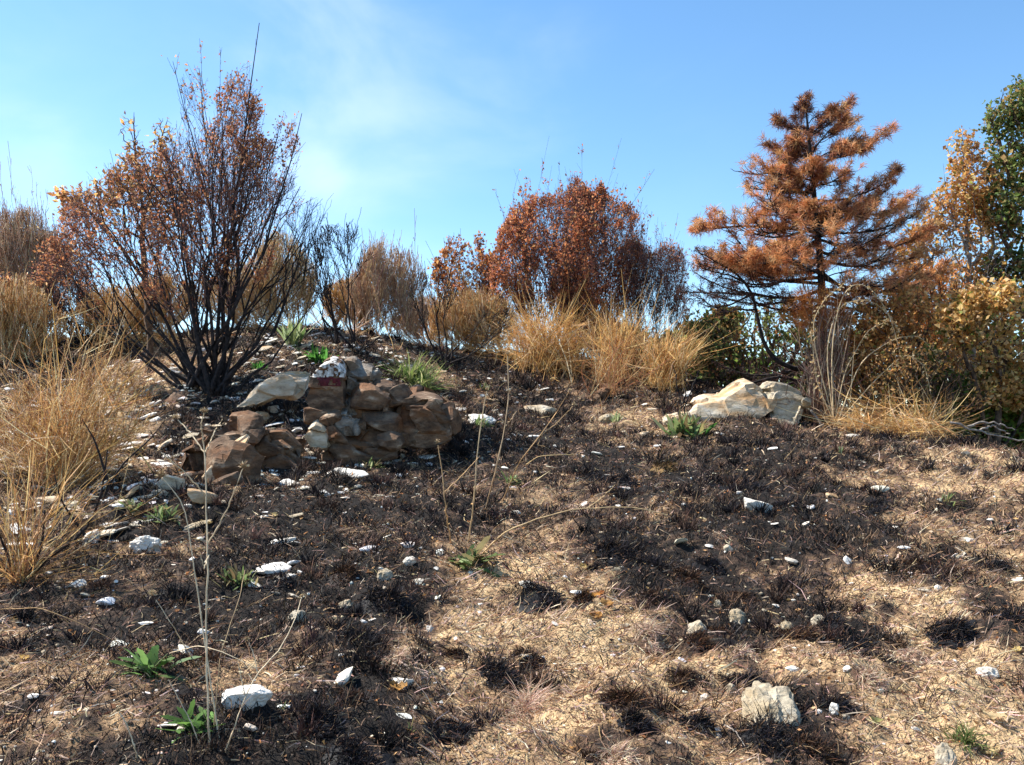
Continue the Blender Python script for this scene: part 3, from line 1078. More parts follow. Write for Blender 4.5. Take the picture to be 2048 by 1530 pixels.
    if marks:
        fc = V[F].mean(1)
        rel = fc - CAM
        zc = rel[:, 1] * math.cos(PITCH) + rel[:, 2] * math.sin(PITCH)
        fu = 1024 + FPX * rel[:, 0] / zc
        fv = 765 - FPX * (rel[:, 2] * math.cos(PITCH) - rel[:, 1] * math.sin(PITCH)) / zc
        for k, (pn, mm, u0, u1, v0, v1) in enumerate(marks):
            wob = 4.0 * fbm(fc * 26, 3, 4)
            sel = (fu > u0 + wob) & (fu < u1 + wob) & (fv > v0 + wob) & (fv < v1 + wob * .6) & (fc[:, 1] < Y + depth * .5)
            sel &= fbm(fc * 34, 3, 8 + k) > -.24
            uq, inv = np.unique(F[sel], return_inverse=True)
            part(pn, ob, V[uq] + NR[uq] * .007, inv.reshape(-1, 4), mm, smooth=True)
    return ob


M_REDPAINT = mat_bark('dark_red_paint', (.07, .010, .014), (.14, .02, .024), .8, 40)
M_SUNLIT_TOP = mat_bark('sunlit_white', (.22, .19, .16), (.80, .77, .72), .8, 34)  # sunlit top of the tall rock, its brightness put into the colour

M_DUSK = mat_rock('grey_brown_stone', [(.3, (.12, .095, .075)), (.5, (.21, .175, .14)), (.72, (.44, .39, .33))], (.2, .12, .06), .6, .35, 8, 1.0, .6)
OUT = 7.05
GO = 'stones of the broken outcrop'
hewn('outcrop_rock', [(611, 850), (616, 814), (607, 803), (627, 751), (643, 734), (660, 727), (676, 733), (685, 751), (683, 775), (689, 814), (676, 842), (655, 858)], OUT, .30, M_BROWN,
     'tall upright outcrop rock with its sunlit top coloured white, over a dark red paint mark', amp=.012, seed=3, lean=-.03, voxel=.0075, facet=.016, marks=[('sunlit_top', M_SUNLIT_TOP, 620, 690, 700, 754), ('red_paint', M_REDPAINT, 636, 683, 755, 772)], group=GO)
hewn('outcrop_rock', [(684, 800), (682, 752), (690, 741), (699, 737), (714, 749), (744, 745), (750, 760), (738, 790), (712, 806)], OUT + .17, .24, M_DUSK, 'pale crested rock just behind and right of the paint marked rock', seed=5, lean=.05, group=GO)
hewn('outcrop_rock', [(707, 860), (713, 806), (724, 787), (750, 784), (779, 797), (777, 826), (785, 856)], OUT + .02, .30, M_BROWN, 'square topped layered block in the middle of the outcrop', seed=7, strata=.014, group=GO)
hewn('outcrop_rock', [(664, 826), (694, 822), (711, 850), (716, 873), (688, 877), (672, 853)], OUT - .05, .18, M_DUSK, 'grey tilted block wedged between the tall rock and the square block', seed=9, group=GO)
hewn('outcrop_rock', [(700, 903), (702, 876), (712, 850), (784, 848), (785, 903)], OUT - .03, .34, M_BROWN, 'broad layered block low in the outcrop under the square block', seed=11, strata=.013, group=GO)
hewn('outcrop_rock', [(634, 896), (700, 893), (786, 890), (790, 914), (716, 932), (638, 926)], OUT - .10, .36, M_BROWN, 'long reddish slab forming the foot of the outcrop', seed=13, strata=.012, amp=.010, group=GO)
hewn('outcrop_rock', [(603, 873), (616, 856), (628, 848), (643, 855), (658, 878), (657, 900), (618, 900)], OUT - .13, .20, M_TAN, 'orange brown pointed stone at the left foot of the outcrop', facet=.014, seed=15, strata=.003, group=GO)
hewn('outcrop_rock', [(645, 853), (666, 848), (692, 886), (687, 898), (658, 899)], OUT - .10, .16, M_BROWN, 'mottled wedge of rock beside the orange brown pointed stone', seed=17, strata=.003, group=GO)
hewn('outcrop_rock', [(786, 806), (800, 793), (822, 783), (846, 791), (868, 800), (890, 820), (906, 838), (908, 884), (870, 900), (824, 904), (800, 888), (793, 840)], OUT + .05, .42, M_BROWN,
     'wide ragged rock with splintered layers at the right end of the outcrop', seed=19, strata=.018, freq=30, amp=.02, lean=.12, group=GO)
hewn('outcrop_rock', [(466, 818), (498, 792), (528, 766), (562, 758), (611, 760), (610, 782), (585, 800), (545, 800), (505, 815)], 7.75, .35, M_TAN, 'long tan ledge rock lying below the burnt shrub, left of the tall rock', facet=.016, seed=21, strata=.006, amp=.012, lean=.25)
GL = 'rocks of the lower left outcrop'
hewn('outcrop_rock', [(354, 900), (372, 884), (388, 872), (410, 886), (405, 936), (411, 968), (404, 1000), (370, 992), (350, 955)], 6.3, .32, M_BROWN, 'rust brown stacked rock behind the tall thistle stem', seed=23, strata=.02, freq=34, amp=.02, group=GL)
hewn('outcrop_rock', [(416, 872), (440, 864), (497, 863), (512, 880), (512, 925), (470, 932), (436, 900)], 6.62, .3, M_BROWN, 'dark block with a pale flat top in the lower left outcrop', seed=25, strata=.01, group=GL)
hewn('outcrop_rock', [(428, 1000), (430, 950), (452, 930), (474, 926), (480, 962), (468, 1000)], 6.25, .26, M_BROWN, 'stack of thin splintered layers under the slanting slab', seed=27, strata=.026, freq=42, group=GL)
hewn('outcrop_rock', [(404, 956), (424, 932), (452, 914), (484, 897), (490, 905), (466, 926), (440, 950), (415, 968)], 6.18, .24, M_TAN, 'slanting pale slab leaning on the lower left outcrop', facet=.006, seed=29, strata=.004, amp=.008, group=GL)
hewn('outcrop_rock', [(508, 902), (520, 888), (560, 879), (590, 903), (607, 914), (604, 934), (560, 938), (518, 932)], 6.75, .3, M_BROWN, 'low dark ledge rock with a thin pale upper edge left of the white stones', seed=31, strata=.012, group=GL)
hewn('boulder', [(1386, 832), (1400, 814), (1428, 806), (1452, 803), (1480, 785), (1502, 769), (1522, 767), (1543, 780), (1557, 802), (1548, 822), (1520, 838), (1486, 840), (1455, 852), (1416, 850)], 9.35, .55, M_TAN,
     'big lichen spotted tan boulder in front of the pine', facet=.016, cellsize=2.2, seed=33, strata=.002, amp=.03, lean=.45, voxel=.014, back=.8)
hewn('boulder', [(1547, 806), (1558, 785), (1570, 777), (1600, 780), (1623, 793), (1616, 818), (1604, 850), (1572, 860), (1552, 838)], 9.3, .5, M_GREY, 'furrowed pale boulder touching the dry stalk bundle, right of the big tan boulder', facet=.014, cellsize=2.0, seed=35, strata=.010, freq=20, amp=.02, lean=.4, voxel=.014)
LANDMARKS += [(655, 790, 'paint marked rock'), (850, 845, 'ragged right outcrop rock'), (540, 785, 'long tan ledge rock'), (380, 930, 'rust brown stacked rock'), (1480, 810, 'big tan boulder'), (1590, 815, 'furrowed boulder')]

# ---- stones that stand out
S = stone
RB = [(330, 885, 60, 22, 'T', -30, 'tan rubble slab under the broom edge, uppermost of the rubble'), (375, 868, 54, 20, 'G', -12, 'grey rubble slab above the rust brown stacked rock'), (440, 842, 70, 20, 'T', -8, 'tan flat ledge slab above the dark block'), (475, 855, 60, 18, 'B', -10, 'brown ledge slab right of the tan flat ledge slab'),
      (538, 862, 60, 16, 'T', -6, 'thin tan ledge slab left of the pale leaning slab'), (500, 872, 50, 22, 'B', 8, 'brown angular rubble block between the two ledges'), (560, 905, 56, 22, 'B', -6, 'brown ledge slab just left of the reddish foot slab'), (455, 968, 54, 26, 'B', -20, 'brown angular block below the slanting pale slab'),
      (400, 1000, 46, 24, 'T', 10, 'tan block at the foot of the rust brown stacked rock'), (340, 965, 44, 30, 'T', 0, 'tan block left of the rust brown stacked rock foot'), (505, 925, 50, 18, 'G', -15, 'grey slab below the dark flat topped block'), (640, 880, 0, 0, 'B', 0, ''),
      (250, 890, 74, 20, 'W', -10, 'broad white slab seen through the broom twigs'), (195, 940, 60, 18, 'W', -12, 'white slab below the broad one in the broom'), (110, 885, 64, 18, 'W', -6, 'white slab at the left under the broom blades'), (290, 838, 50, 16, 'W', -18, 'white slab at the upper right rim of the broom'), (60, 815, 54, 14, 'W', 0, 'white slab high at the left edge'),
      (340, 742, 46, 12, 'W', -8, 'white slab behind the burnt shrub foot'), (270, 720, 44, 12, 'W', -8, 'white slab left behind the burnt shrub'), (570, 648, 44, 12, 'W', -6, 'white slab right of the shrub crown foot, near the skyline'), (630, 700, 46, 14, 'W', -4, 'pale slab above the green leaf tuft on the mound'), (700, 690, 40, 12, 'W', 3, 'pale slab right of the green leaf tuft on the mound')]
for (u, v, w, h, t, r, lb) in RB:
    if w:
        stone(u, v, w, h, 'slab' if h < 24 else 'block', t, r, lb, 'pale and brown rubble of the left slope')
S(572, 951, 60, 36, 'slab', 'W', 0, 'bowl shaped white stone with a dip in its top, lowest left of the outcrop')
S(629, 944, 44, 15, 'slab', 'W', 0, 'flat white stone between the bowl shaped stone and the largest white stone')
S(691, 945, 88, 40, 'slab', 'W', 4, 'largest white stone below the outcrop, beside a bright green tuft')
S(855, 914, 44, 14, 'slab', 'W', 2, 'clean white flat stone at the right foot of the outcrop')
S(648, 991, 21, 18, 'block', 'W', 5, 'small square white stone on black ground below the largest white stone')
S(664, 996, 14, 6, 'chip', 'W', 0, 'tiny flat flake touching the small square white stone')
S(778, 998, 25, 10, 'chip', 'W', 8, 'lone small white flake on dark ground below the outcrop')
S(590, 1028, 50, 15, 'long', 'G', -22, 'pointed grey slab tilted up to the right on dark ground')
S(527, 1035, 25, 12, 'slab', 'W', -8, 'small white slab left of the pointed grey slab')
S(561, 1067, 98, 18, 'long', 'W', -13, 'long thin pale splinter slab lying on bare dark ground')
S(382, 1043, 98, 22, 'long', 'G', -21, 'long grey white slab right behind the thistle stem')
S(293, 1091, 60, 38, 'rough', 'W', 0, 'pale tan boulder under the hanging dry blades at left')
S(545, 1122, 88, 38, 'slab', 'W', 3, 'big white slab beside a green plant in the left foreground')
S(574, 1148, 45, 22, 'slab', 'W', -8, 'white stone tucked under the right end of the big white slab')
S(405, 1240, 25, 44, 'slab', 'W', 8, 'leaf shaped white stone standing beside the thistle stem', tilt=62)
S(492, 1428, 74, 38, 'block', 'W', -8, 'angular white stone with a cream side near the bottom left')
S(336, 1477, 60, 15, 'slab', 'W', -3, 'flat white stone left of the lowest green plant')
S(250, 1338, 32, 14, 'slab', 'W', -12, 'small white slab left of the sprawling green plant')
S(545, 845, 55, 13, 'slab', 'W', -14, 'narrow white slab lying left of the tall rock')
S(521, 829, 36, 28, 'boulder', 'T', 0, 'rounded orange stone below the long tan ledge rock')
S(547, 824, 18, 16, 'block', 'W', 0, 'small white stone touching the rounded orange stone')
S(588, 862, 62, 20, 'slab', 'W', -28, 'pale slab leaning up towards the tall rock')
S(584, 885, 32, 17, 'slab', 'W', -5, 'white flake left of the orange pointed stone')
S(612, 905, 28, 12, 'slab', 'W', 14, 'white flake at the lower left corner of the outcrop')
S(619, 917, 32, 10, 'slab', 'W', 8, 'thin white flake leaning on the foot of the reddish slab')
S(918, 818, 37, 13, 'slab', 'W', -2, 'flat cream stone right of the outcrop, near its top level')
S(964, 842, 48, 24, 'boulder', 'W', 2, 'rounded cream stone behind the thin upright stems')
S(1080, 817, 52, 23, 'block', 'T', 2, 'tan block with a dark underside on the middle of the slope')
S(828, 733, 44, 20, 'boulder', 'T', 3, 'yellow ochre stone just above the wide green grass tuft')
S(880, 736, 36, 14, 'slab', 'T', 5, 'pinkish tan slab right of the yellow ochre stone')
S(1210, 838, 28, 20, 'boulder', 'G', -25, 'grey rounded stone left of the pale spiky plant')
S(1248, 836, 26, 14, 'boulder', 'G', 10, 'grey stone right of the pale spiky plant')
S(1365, 841, 62, 30, 'boulder', 'T', 0, 'ochre stone behind the green weed with dark stems')
S(1372, 789, 38, 13, 'slab', 'W', -30, 'white pointed slab tilted upward left of the big tan boulder')
S(1517, 1021, 52, 27, 'block', 'W', 14, 'bright white stone with a grey shaded side in the middle right')
S(1611, 1052, 28, 13, 'slab', 'W', -25, 'small cream stone right of and below the bright white stone with a shaded side')
S(1796, 1063, 28, 10, 'slab', 'W', 4, 'little white stone left of the long cream slab')
S(1925, 1075, 90, 13, 'long', 'W', -4, 'long cream slab like a split log at the right')
S(1694, 1126, 28, 27, 'slab', 'W', 30, 'white tilted square stone on the sandy right slope')
S(1850, 1193, 36, 15, 'slab', 'G', -4, 'greenish grey flat stone on sand, right side')
S(1664, 992, 28, 13, 'slab', 'T', 10, 'yellowish flat stone in black stubble at the right')
S(1475, 1212, 40, 46, 'rough', 'G', 0, 'greenish grey humped stone, largest of the half buried stones at right', sink=.45)
S(1394, 1241, 40, 44, 'rough', 'G', -15, 'half buried grey stone, leftmost of the humped stones', sink=.45)
S(1638, 1231, 34, 38, 'rough', 'G', 0, 'pale humped stone with a dark dent, rightmost of the humped stones', sink=.45)
S(1575, 1236, 28, 34, 'rough', 'G', 0, 'small pale humped stone left of the one with a dark dent', sink=.45)
S(1435, 1196, 13, 18, 'boulder', 'G', 0, 'tiny upright stone left of the largest humped stone', sink=.3)
S(1544, 1366, 100, 165, 'rough', 'G', 4, 'large rough half buried rock with furrows at the lower right', sink=.55, seed=1402)
S(1512, 1405, 34, 40, 'slab', 'G', -50, 'sloping grey flake at the left foot of the rough half buried rock')
S(1975, 1343, 45, 32, 'rough', 'W', 6, 'bright white lump near the right edge at the bottom')
S(1692, 1418, 24, 54, 'slab', 'G', 22, 'narrow grey slab standing on edge in a small hollow', tilt=70)
S(1671, 1426, 19, 28, 'boulder', 'W', 10, 'pale egg shaped stone left of the slab on edge')
S(1695, 1373, 24, 18, 'slab', 'W', -20, 'two toned pale stone above the slab on edge')
S(1410, 1369, 18, 18, 'boulder', 'W', 0, 'little white stone with black soot under it, lower right of middle')
S(1463, 1375, 19, 26, 'boulder', 'G', 0, 'small ribbed grey stone left of the rough half buried rock')
S(1890, 1496, 44, 58, 'rough', 'G', 18, 'striped grey rock at the bottom right, left of the mossy tuft', sink=.3)
S(1831, 1450, 22, 24, 'slab', 'W', 20, 'small white splinter above the striped grey rock')
S(1612, 1526, 34, 16, 'slab', 'W', 0, 'white stone cut by the bottom edge, right of middle')
S(1790, 1522, 40, 16, 'slab', 'W', 0, 'flat pale stone at the bottom edge beside the striped rock')
S(803, 1371, 40, 24, 'boulder', 'W', -12, 'domed pale stone with a curled brown leaf before it')
S(899, 1367, 27, 13, 'slab', 'W', 0, 'cream pebble, upper of two right of the domed stone')
S(877, 1380, 28, 11, 'slab', 'W', -4, 'cream pebble, lower of two right of the domed stone')
S(819, 1136, 27, 20, 'rough', 'W', -25, 'white knobbly stone left of the dandelion rosette')
S(770, 1156, 34, 32, 'rough', 'G', 0, 'grey weathered stone just above the big black burnt tussock', sink=.3)
S(592, 1240, 40, 32, 'rough', 'G', -15, 'grey pitted stone right of the thistle, in dark soil')
S(691, 1205, 30, 24, 'rough', 'G', -15, 'pale ring shaped stone left of the big black burnt tussock')
S(727, 1247, 19, 13, 'slab', 'W', 20, 'clean white pebble below the pale ring shaped stone')
S(859, 1257, 15, 17, 'boulder', 'W', 0, 'white upright pebble below the big black burnt tussock')
S(683, 1341, 19, 11, 'slab', 'W', 10, 'white pebble in dark soil, left of the pink straw')
S(958, 1208, 17, 9, 'slab', 'W', -20, 'greenish white pebble on the open sand in the middle')
S(1456, 1098, 15, 20, 'boulder', 'T', -20, 'cream upright stone above the humped stones')
S(1418, 1093, 21, 12, 'slab', 'W', 8, 'pale flat stone left of the cream upright stone')
S(1220, 944, 30, 6, 'slab', 'W', 5, 'thin white flake in the middle of the slope under a black tussock')
S(922, 973, 28, 8, 'slab', 'W', -3, 'white flake between the thin upright stems')
S(806, 889, 24, 30, 'rough', 'G', 0, 'pale grey lump leaning against the outcrop between its blocks', sink=.2)
S(795, 914, 27, 11, 'slab', 'W', -5, 'white flake below the pale grey lump at the outcrop')
S(753, 927, 18, 14, 'boulder', 'W', 20, 'small pale stone touching the bright green tuft below the outcrop')
S(320, 986, 30, 28, 'block', 'G', 0, 'pale block left of the rust brown stacked rock')
S(262, 986, 54, 24, 'slab', 'T', -42, 'dull tan slab leaning up to the right among dry blades')
S(242, 1069, 52, 11, 'slab', 'W', -22, 'narrow white slab above the pale tan boulder')
S(185, 1068, 27, 26, 'block', 'W', -10, 'white block beside the woody base of the left broom')
S(42, 1090, 74, 16, 'slab', 'W', 2, 'broad flat white stone behind the woody stems at the left edge')
S(311, 844, 32, 17, 'slab', 'W', -15, 'white slab at the edge of the broom, above the thistle heads')
S(345, 800, 66, 24, 'slab', 'B', -40, 'dark triangular plate standing up left of the burnt shrub base', tilt=35)
S(312, 818, 44, 14, 'slab', 'W', -40, 'pale slab lying against the dark triangular plate')
S(402, 770, 38, 9, 'long', 'W', -20, 'thin pale slab leaning against the burnt shrub base')
S(437, 760, 20, 9, 'chip', 'W', -10, 'pale flake right under the burnt shrub base')
S(531, 680, 66, 16, 'slab', 'W', -20, 'long pale slab right of the burnt shrub trunk')
S(512, 699, 72, 20, 'slab', 'T', -12, 'tan slab below the long pale slab right of the burnt shrub')
S(486, 723, 44, 12, 'slab', 'W', -10, 'white slab lowest of those right of the burnt shrub trunk')
S(606, 685, 56, 15, 'slab', 'T', -20, 'mossy tan slab near the top of the mound')
S(722, 660, 52, 16, 'slab', 'G', 5, 'grey layered slab on the mound, right of the bare burnt sapling')
S(692, 712, 46, 11, 'slab', 'W', 4, 'row of pale flat stone above the tall rock')
S(743, 709, 38, 13, 'slab', 'G', 6, 'grey flat stone right of the pale flat stone above the tall rock')
S(600, 639, 26, 10, 'slab', 'W', 0, 'white stone on the skyline of the mound, leftmost')
S(648, 634, 28, 12, 'slab', 'W', 10, 'white stone on the skyline of the mound between burnt stems')
S(682, 635, 24, 9, 'slab', 'W', -8, 'white stone on the skyline of the mound, rightmost')
S(652, 654, 32, 11, 'slab', 'W', 0, 'white slab just under the skyline stones')
S(1205, 793, 34, 22, 'boulder', 'B', -20, 'reddish brown stone half buried high on the slope')
for (u, v, ph) in [(572, 951, 'bowl shaped white stone'), (691, 945, 'largest white stone'), (855, 914, 'clean white flat stone'), (590, 1028, 'pointed grey slab'), (561, 1067, 'long thin splinter slab'), (293, 1091, 'pale tan boulder'),
                   (545, 1122, 'big white slab'), (492, 1428, 'angular white stone'), (964, 842, 'rounded cream stone'), (1080, 817, 'tan block'), (828, 733, 'yellow ochre stone'), (1517, 1021, 'bright white stone'),
                   (1925, 1075, 'long cream slab'), (1694, 1126, 'tilted square stone'), (1475, 1212, 'largest humped stone'), (1544, 1372, 'rough half buried rock'), (1975, 1343, 'bright white lump'), (803, 1371, 'domed pale stone'),
                   (880, 736, 'pinkish tan slab'), (1365, 841, 'ochre stone'), (770, 1190, 'big black tussock'), (945, 1120, 'dandelion rosette'), (640, 715, 'green rosette on the mound'), (835, 755, 'wide green grass tuft'),
                   (1195, 1220, 'curled brown leaves'), (1930, 1460, 'mossy tuft'), (300, 1370, 'sprawling green plant'), (420, 730, 'burnt shrub base'), (410, 1100, 'thistle stem'), (1664, 992, 'yellowish flat stone'), (1210, 838, 'grey rounded stone'), (1850, 1193, 'greenish flat stone'),
                   (185, 1068, 'white block'), (606, 685, 'mossy tan slab'), (722, 660, 'grey layered slab'), (1890, 1496, 'striped grey rock')]:
    LANDMARKS.append((u, v, ph))

# ---- small flakes and pebbles, each seen in the photograph
SMALL = [(455, 845, 40, 12, 'T'), (430, 858, 46, 10, 'T'), (488, 838, 30, 9, 'W'), (565, 880, 30, 10, 'W'), (545, 872, 34, 9, 'T'), (520, 868, 36, 10, 'B'), (598, 930, 22, 8, 'W'), (500, 945, 24, 10, 'T'), (478, 975, 26, 10, 'G'), (440, 1008, 22, 12, 'T'), (335, 905, 30, 12, 'W'), (300, 925, 28, 10, 'T'), (350, 870, 26, 9, 'W'), (405, 840, 34, 9, 'T'), (280, 870, 34, 12, 'W'), (300, 890, 24, 9, 'W'), (215, 905, 40, 12, 'W'), (180, 925, 34, 10, 'W'), (225, 945, 30, 10, 'W'), (290, 955, 24, 10, 'W'), (150, 990, 30, 12, 'W'), (210, 1010, 26, 10, 'W'), (75, 905, 36, 12, 'W'), (30, 960, 30, 12, 'W'), (110, 940, 28, 9, 'T'), (140, 870, 36, 11, 'W'), (60, 860, 34, 10, 'W'), (260, 775, 34, 10, 'W'), (320, 765, 30, 9, 'W'), (225, 770, 30, 9, 'W'), (360, 790, 26, 9, 'T'), (560, 735, 30, 9, 'G'), (600, 725, 26, 8, 'W'), (470, 770, 26, 8, 'G'), (548, 655, 30, 8, 'W'), (700, 640, 26, 8, 'W'), (735, 650, 30, 8, 'T'), (620, 655, 24, 8, 'T'), (770, 690, 30, 8, 'G'), (660, 668, 30, 8, 'W'), (803, 722, 13, 9, 'W'), (862, 702, 17, 7, 'W'), (715, 703, 20, 8, 'W'), (690, 696, 18, 6, 'W'), (592, 709, 32, 10, 'W'), (566, 664, 30, 8, 'W'), (588, 668, 26, 8, 'T'), (630, 668, 30, 8, 'W'), (570, 700, 24, 8, 'G'),
         (540, 712, 30, 9, 'W'), (505, 745, 26, 8, 'G'), (508, 766, 30, 10, 'W'), (700, 662, 26, 9, 'W'), (745, 672, 30, 8, 'G'), (668, 686, 20, 7, 'W'), (840, 664, 26, 8, 'G'), (870, 690, 30, 9, 'W'), (905, 712, 26, 8, 'T'),
         (978, 752, 14, 7, 'W'), (1070, 760, 14, 5, 'W'), (930, 760, 12, 6, 'W'), (967, 768, 26, 6, 'W'), (922, 786, 26, 8, 'W'), (965, 790, 14, 10, 'W'), (985, 800, 24, 10, 'T'), (1085, 779, 30, 6, 'W'), (1040, 787, 10, 6, 'W'),
         (1110, 735, 14, 8, 'W'), (1078, 733, 40, 8, 'G'), (1150, 742, 18, 6, 'T'), (1295, 752, 12, 8, 'W'), (1235, 801, 36, 6, 'T'), (1286, 811, 20, 6, 'W'), (1305, 818, 40, 8, 'T'), (1243, 862, 20, 8, 'T'), (1240, 892, 24, 6, 'W'), (1285, 862, 28, 14, 'T'),
         (970, 880, 14, 8, 'W'), (978, 888, 12, 7, 'W'), (1016, 885, 20, 7, 'W'), (1022, 897, 14, 6, 'T'), (1068, 873, 34, 8, 'W'), (1000, 832, 12, 7, 'W'), (909, 846, 14, 9, 'W'), (1165, 907, 12, 8, 'W'), (1125, 942, 26, 10, 'T'), (1070, 948, 12, 8, 'W'),
         (1250, 972, 22, 10, 'W'), (1166, 1011, 14, 6, 'W'), (1236, 1025, 16, 6, 'W'), (1205, 1075, 14, 6, 'T'), (980, 1071, 8, 7, 'W'), (1110, 890, 10, 7, 'W'), (1315, 887, 20, 8, 'W'), (1350, 873, 18, 8, 'T'), (1440, 868, 24, 8, 'W'), (1547, 904, 24, 12, 'W'),
         (1632, 922, 10, 6, 'W'), (1728, 922, 16, 5, 'W'), (1500, 931, 14, 11, 'T'), (1708, 870, 30, 14, 'W'), (1640, 876, 24, 8, 'T'), (1880, 914, 24, 10, 'T'), (1930, 926, 26, 10, 'T'), (1990, 940, 28, 10, 'T'), (1935, 953, 14, 10, 'W'), (1880, 1000, 14, 16, 'W'), (1980, 1034, 18, 8, 'W'), (1752, 1016, 12, 6, 'W'),
         (1548, 1061, 18, 6, 'W'), (1730, 1090, 12, 7, 'T'), (1553, 1195, 18, 10, 'W'), (1600, 1193, 24, 6, 'W'), (1528, 1206, 14, 12, 'G'), (1710, 1190, 10, 12, 'W'), (1704, 1160, 14, 7, 'W'), (1785, 1303, 14, 12, 'W'), (1707, 1315, 14, 14, 'W'), (1610, 1310, 10, 6, 'W'), (1545, 1110, 8, 8, 'W'), (2030, 1155, 34, 10, 'W'), (2000, 1110, 16, 6, 'W'),
         (1120, 1110, 22, 16, 'T'), (1250, 1243, 22, 24, 'G'), (1335, 1500, 16, 14, 'W'), (1235, 1152, 16, 18, 'G'), (1160, 1165, 14, 10, 'T'), (872, 1147, 14, 10, 'W'), (845, 1167, 10, 7, 'W'), (842, 1109, 12, 8, 'W'), (770, 1187, 14, 8, 'G'), (630, 1192, 12, 16, 'G'),
         (668, 1243, 16, 8, 'T'), (745, 1245, 22, 8, 'W'), (744, 1294, 10, 8, 'W'), (702, 1342, 18, 9, 'G'), (920, 1284, 12, 8, 'T'), (960, 1273, 10, 8, 'W'), (870, 1361, 12, 6, 'W'), (940, 1380, 14, 6, 'T'), (770, 1498, 22, 10, 'W'), (745, 1480, 18, 8, 'T'), (1004, 1500, 10, 6, 'W'),
         (290, 1240, 40, 14, 'W'), (298, 1265, 14, 9, 'W'), (85, 1282, 16, 12, 'T'), (372, 1245, 12, 14, 'G'), (455, 1290, 14, 12, 'W'), (475, 1287, 12, 8, 'T'), (345, 1136, 14, 6, 'W'), (97, 1138, 20, 10, 'W'), (10, 1410, 28, 18, 'T'), (170, 1455, 16, 10, 'T'), (95, 1262, 12, 6, 'W'), (180, 1312, 14, 8, 'T'), (330, 1290, 12, 8, 'W'),
         (595, 975, 14, 9, 'W'), (610, 971, 30, 9, 'W'), (556, 962, 0, 0, 'W'), (538, 970, 16, 13, 'W'), (562, 985, 0, 0, 'W'), (585, 985, 16, 12, 'T'), (738, 1000, 10, 6, 'W'), (500, 1030, 14, 8, 'T'), (690, 1024, 10, 6, 'W'),
         (250, 902, 60, 16, 'W'), (205, 976, 22, 10, 'W'), (165, 955, 16, 10, 'W'), (70, 990, 24, 12, 'W'), (60, 935, 26, 9, 'W'), (120, 905, 24, 8, 'W'), (330, 935, 24, 10, 'W'), (345, 962, 30, 8, 'W'), (310, 1000, 18, 12, 'W'), (330, 985, 0, 0, 'W'), (230, 870, 36, 10, 'T'), (160, 840, 30, 9, 'W'), (90, 830, 32, 10, 'W'),
         (40, 800, 26, 9, 'W'), (110, 770, 24, 8, 'W'), (190, 780, 30, 9, 'W'), (250, 745, 26, 8, 'W'), (300, 735, 24, 7, 'T'), (350, 750, 26, 8, 'W'), (285, 790, 30, 9, 'W'), (20, 860, 28, 10, 'W'), (140, 1010, 20, 10, 'W'), (60, 745, 20, 7, 'W'), (130, 720, 18, 6, 'W'), (215, 820, 26, 8, 'T'), (275, 830, 26, 8, 'W'), (50, 1040, 24, 9, 'T'), (100, 1065, 20, 9, 'W')]


def _where(u, v, used):
    cand = []
    for (a, b, ph) in LANDMARKS:
        dx, dy = u - a, (v - b) * 1.5
        d = math.hypot(dx, dy)
        if abs(dx) > abs(dy) * 1.2:
            r = ('right of', 'left of')[dx < 0]
        else:
            r = ('below', 'above')[dy < 0]
        far = 'close ' if d < 70 else 'well ' if d > 170 else ''
        cand.append((d, f'{far}{r} the {ph}'))
    cand.sort()
    return [c[1] for c in cand]


def small_stones():
    used = set()
    rr = np.random.default_rng(77)
    for q in range(46):          # the pale scree of the left slope
        v = rr.uniform(735, 1090)
        u = rr.uniform(0, 380 - max(0, v - 950) * .9)
        w = rr.uniform(18, 52) * (.75 + (v - 735) / 700)
        SMALL.append((int(u), int(v), int(w), int(w * rr.uniform(.22, .42)), 'WWWT'[rr.integers(0, 4)]))
    for q in range(26):          # and of the mound top
        v = rr.uniform(640, 760)
        u = rr.uniform(440, 780)
        w = rr.uniform(14, 40)
        SMALL.append((int(u), int(v), int(w), int(w * rr.uniform(.2, .36)), 'WWTG'[rr.integers(0, 4)]))
    for (u, v, w, h, tone) in SMALL:
        if w == 0:
            continue
        look = {'W': 'white', 'T': 'tan', 'G': 'grey', 'B': 'brown'}[tone]
        size = 'tiny' if w < 14 else 'small' if w < 24 else 'flat'
        ratio = w / h
        kind = 'stone sliver' if ratio > 3.6 else 'stone flake' if ratio > 2 else 'pebble' if w < 17 else 'stone'
        lab = None
        for ph in _where(u, v, used):
            c = f'{size} {look} {kind} {ph}'
            if c not in used:
                lab = c
                break
        used.add(lab)
        style = 'long' if ratio > 4 else 'chip'
        rr = np.random.default_rng(int(u * 3 + v))
        stone(u, v, w * 1.05, h * 1.05, style, tone, rr.uniform(-16, 12), lab, name='stone', sink=.2)


small_stones()
# ------------------------------------------------------------------ shrubs and trees


def blob_points(blobs, n, Y, rng, dens=None):
    """points inside ellipsoidal crown lobes (u, v, ru, rv, weight[, depth offset]) at distance Y"""
    B = [(*b, b[2] * b[3], 0.0) if len(b) == 4 else b if len(b) > 5 else (*b, 0.0) for b in blobs]
    w = np.array([b[4] for b in B], float)
    k = rng.choice(len(B), n, p=w / w.sum())
    B = np.array(B, float)[k]
    d = rng.normal(size=(n, 3))
    d /= np.linalg.norm(d, axis=1, keepdims=True)
    r = rng.random(n) ** (1 / 2.6)
    d = d * r[:, None]
    ctr = at(B[:, 0], B[:, 1], Y + B[:, 5])
    s = ((Y + B[:, 5]) / FPX)[:, None]
    return ctr + np.stack([d[:, 0] * B[:, 2], d[:, 1] * (B[:, 2] + B[:, 3]) * .45, d[:, 2] * B[:, 3]], -1) * s


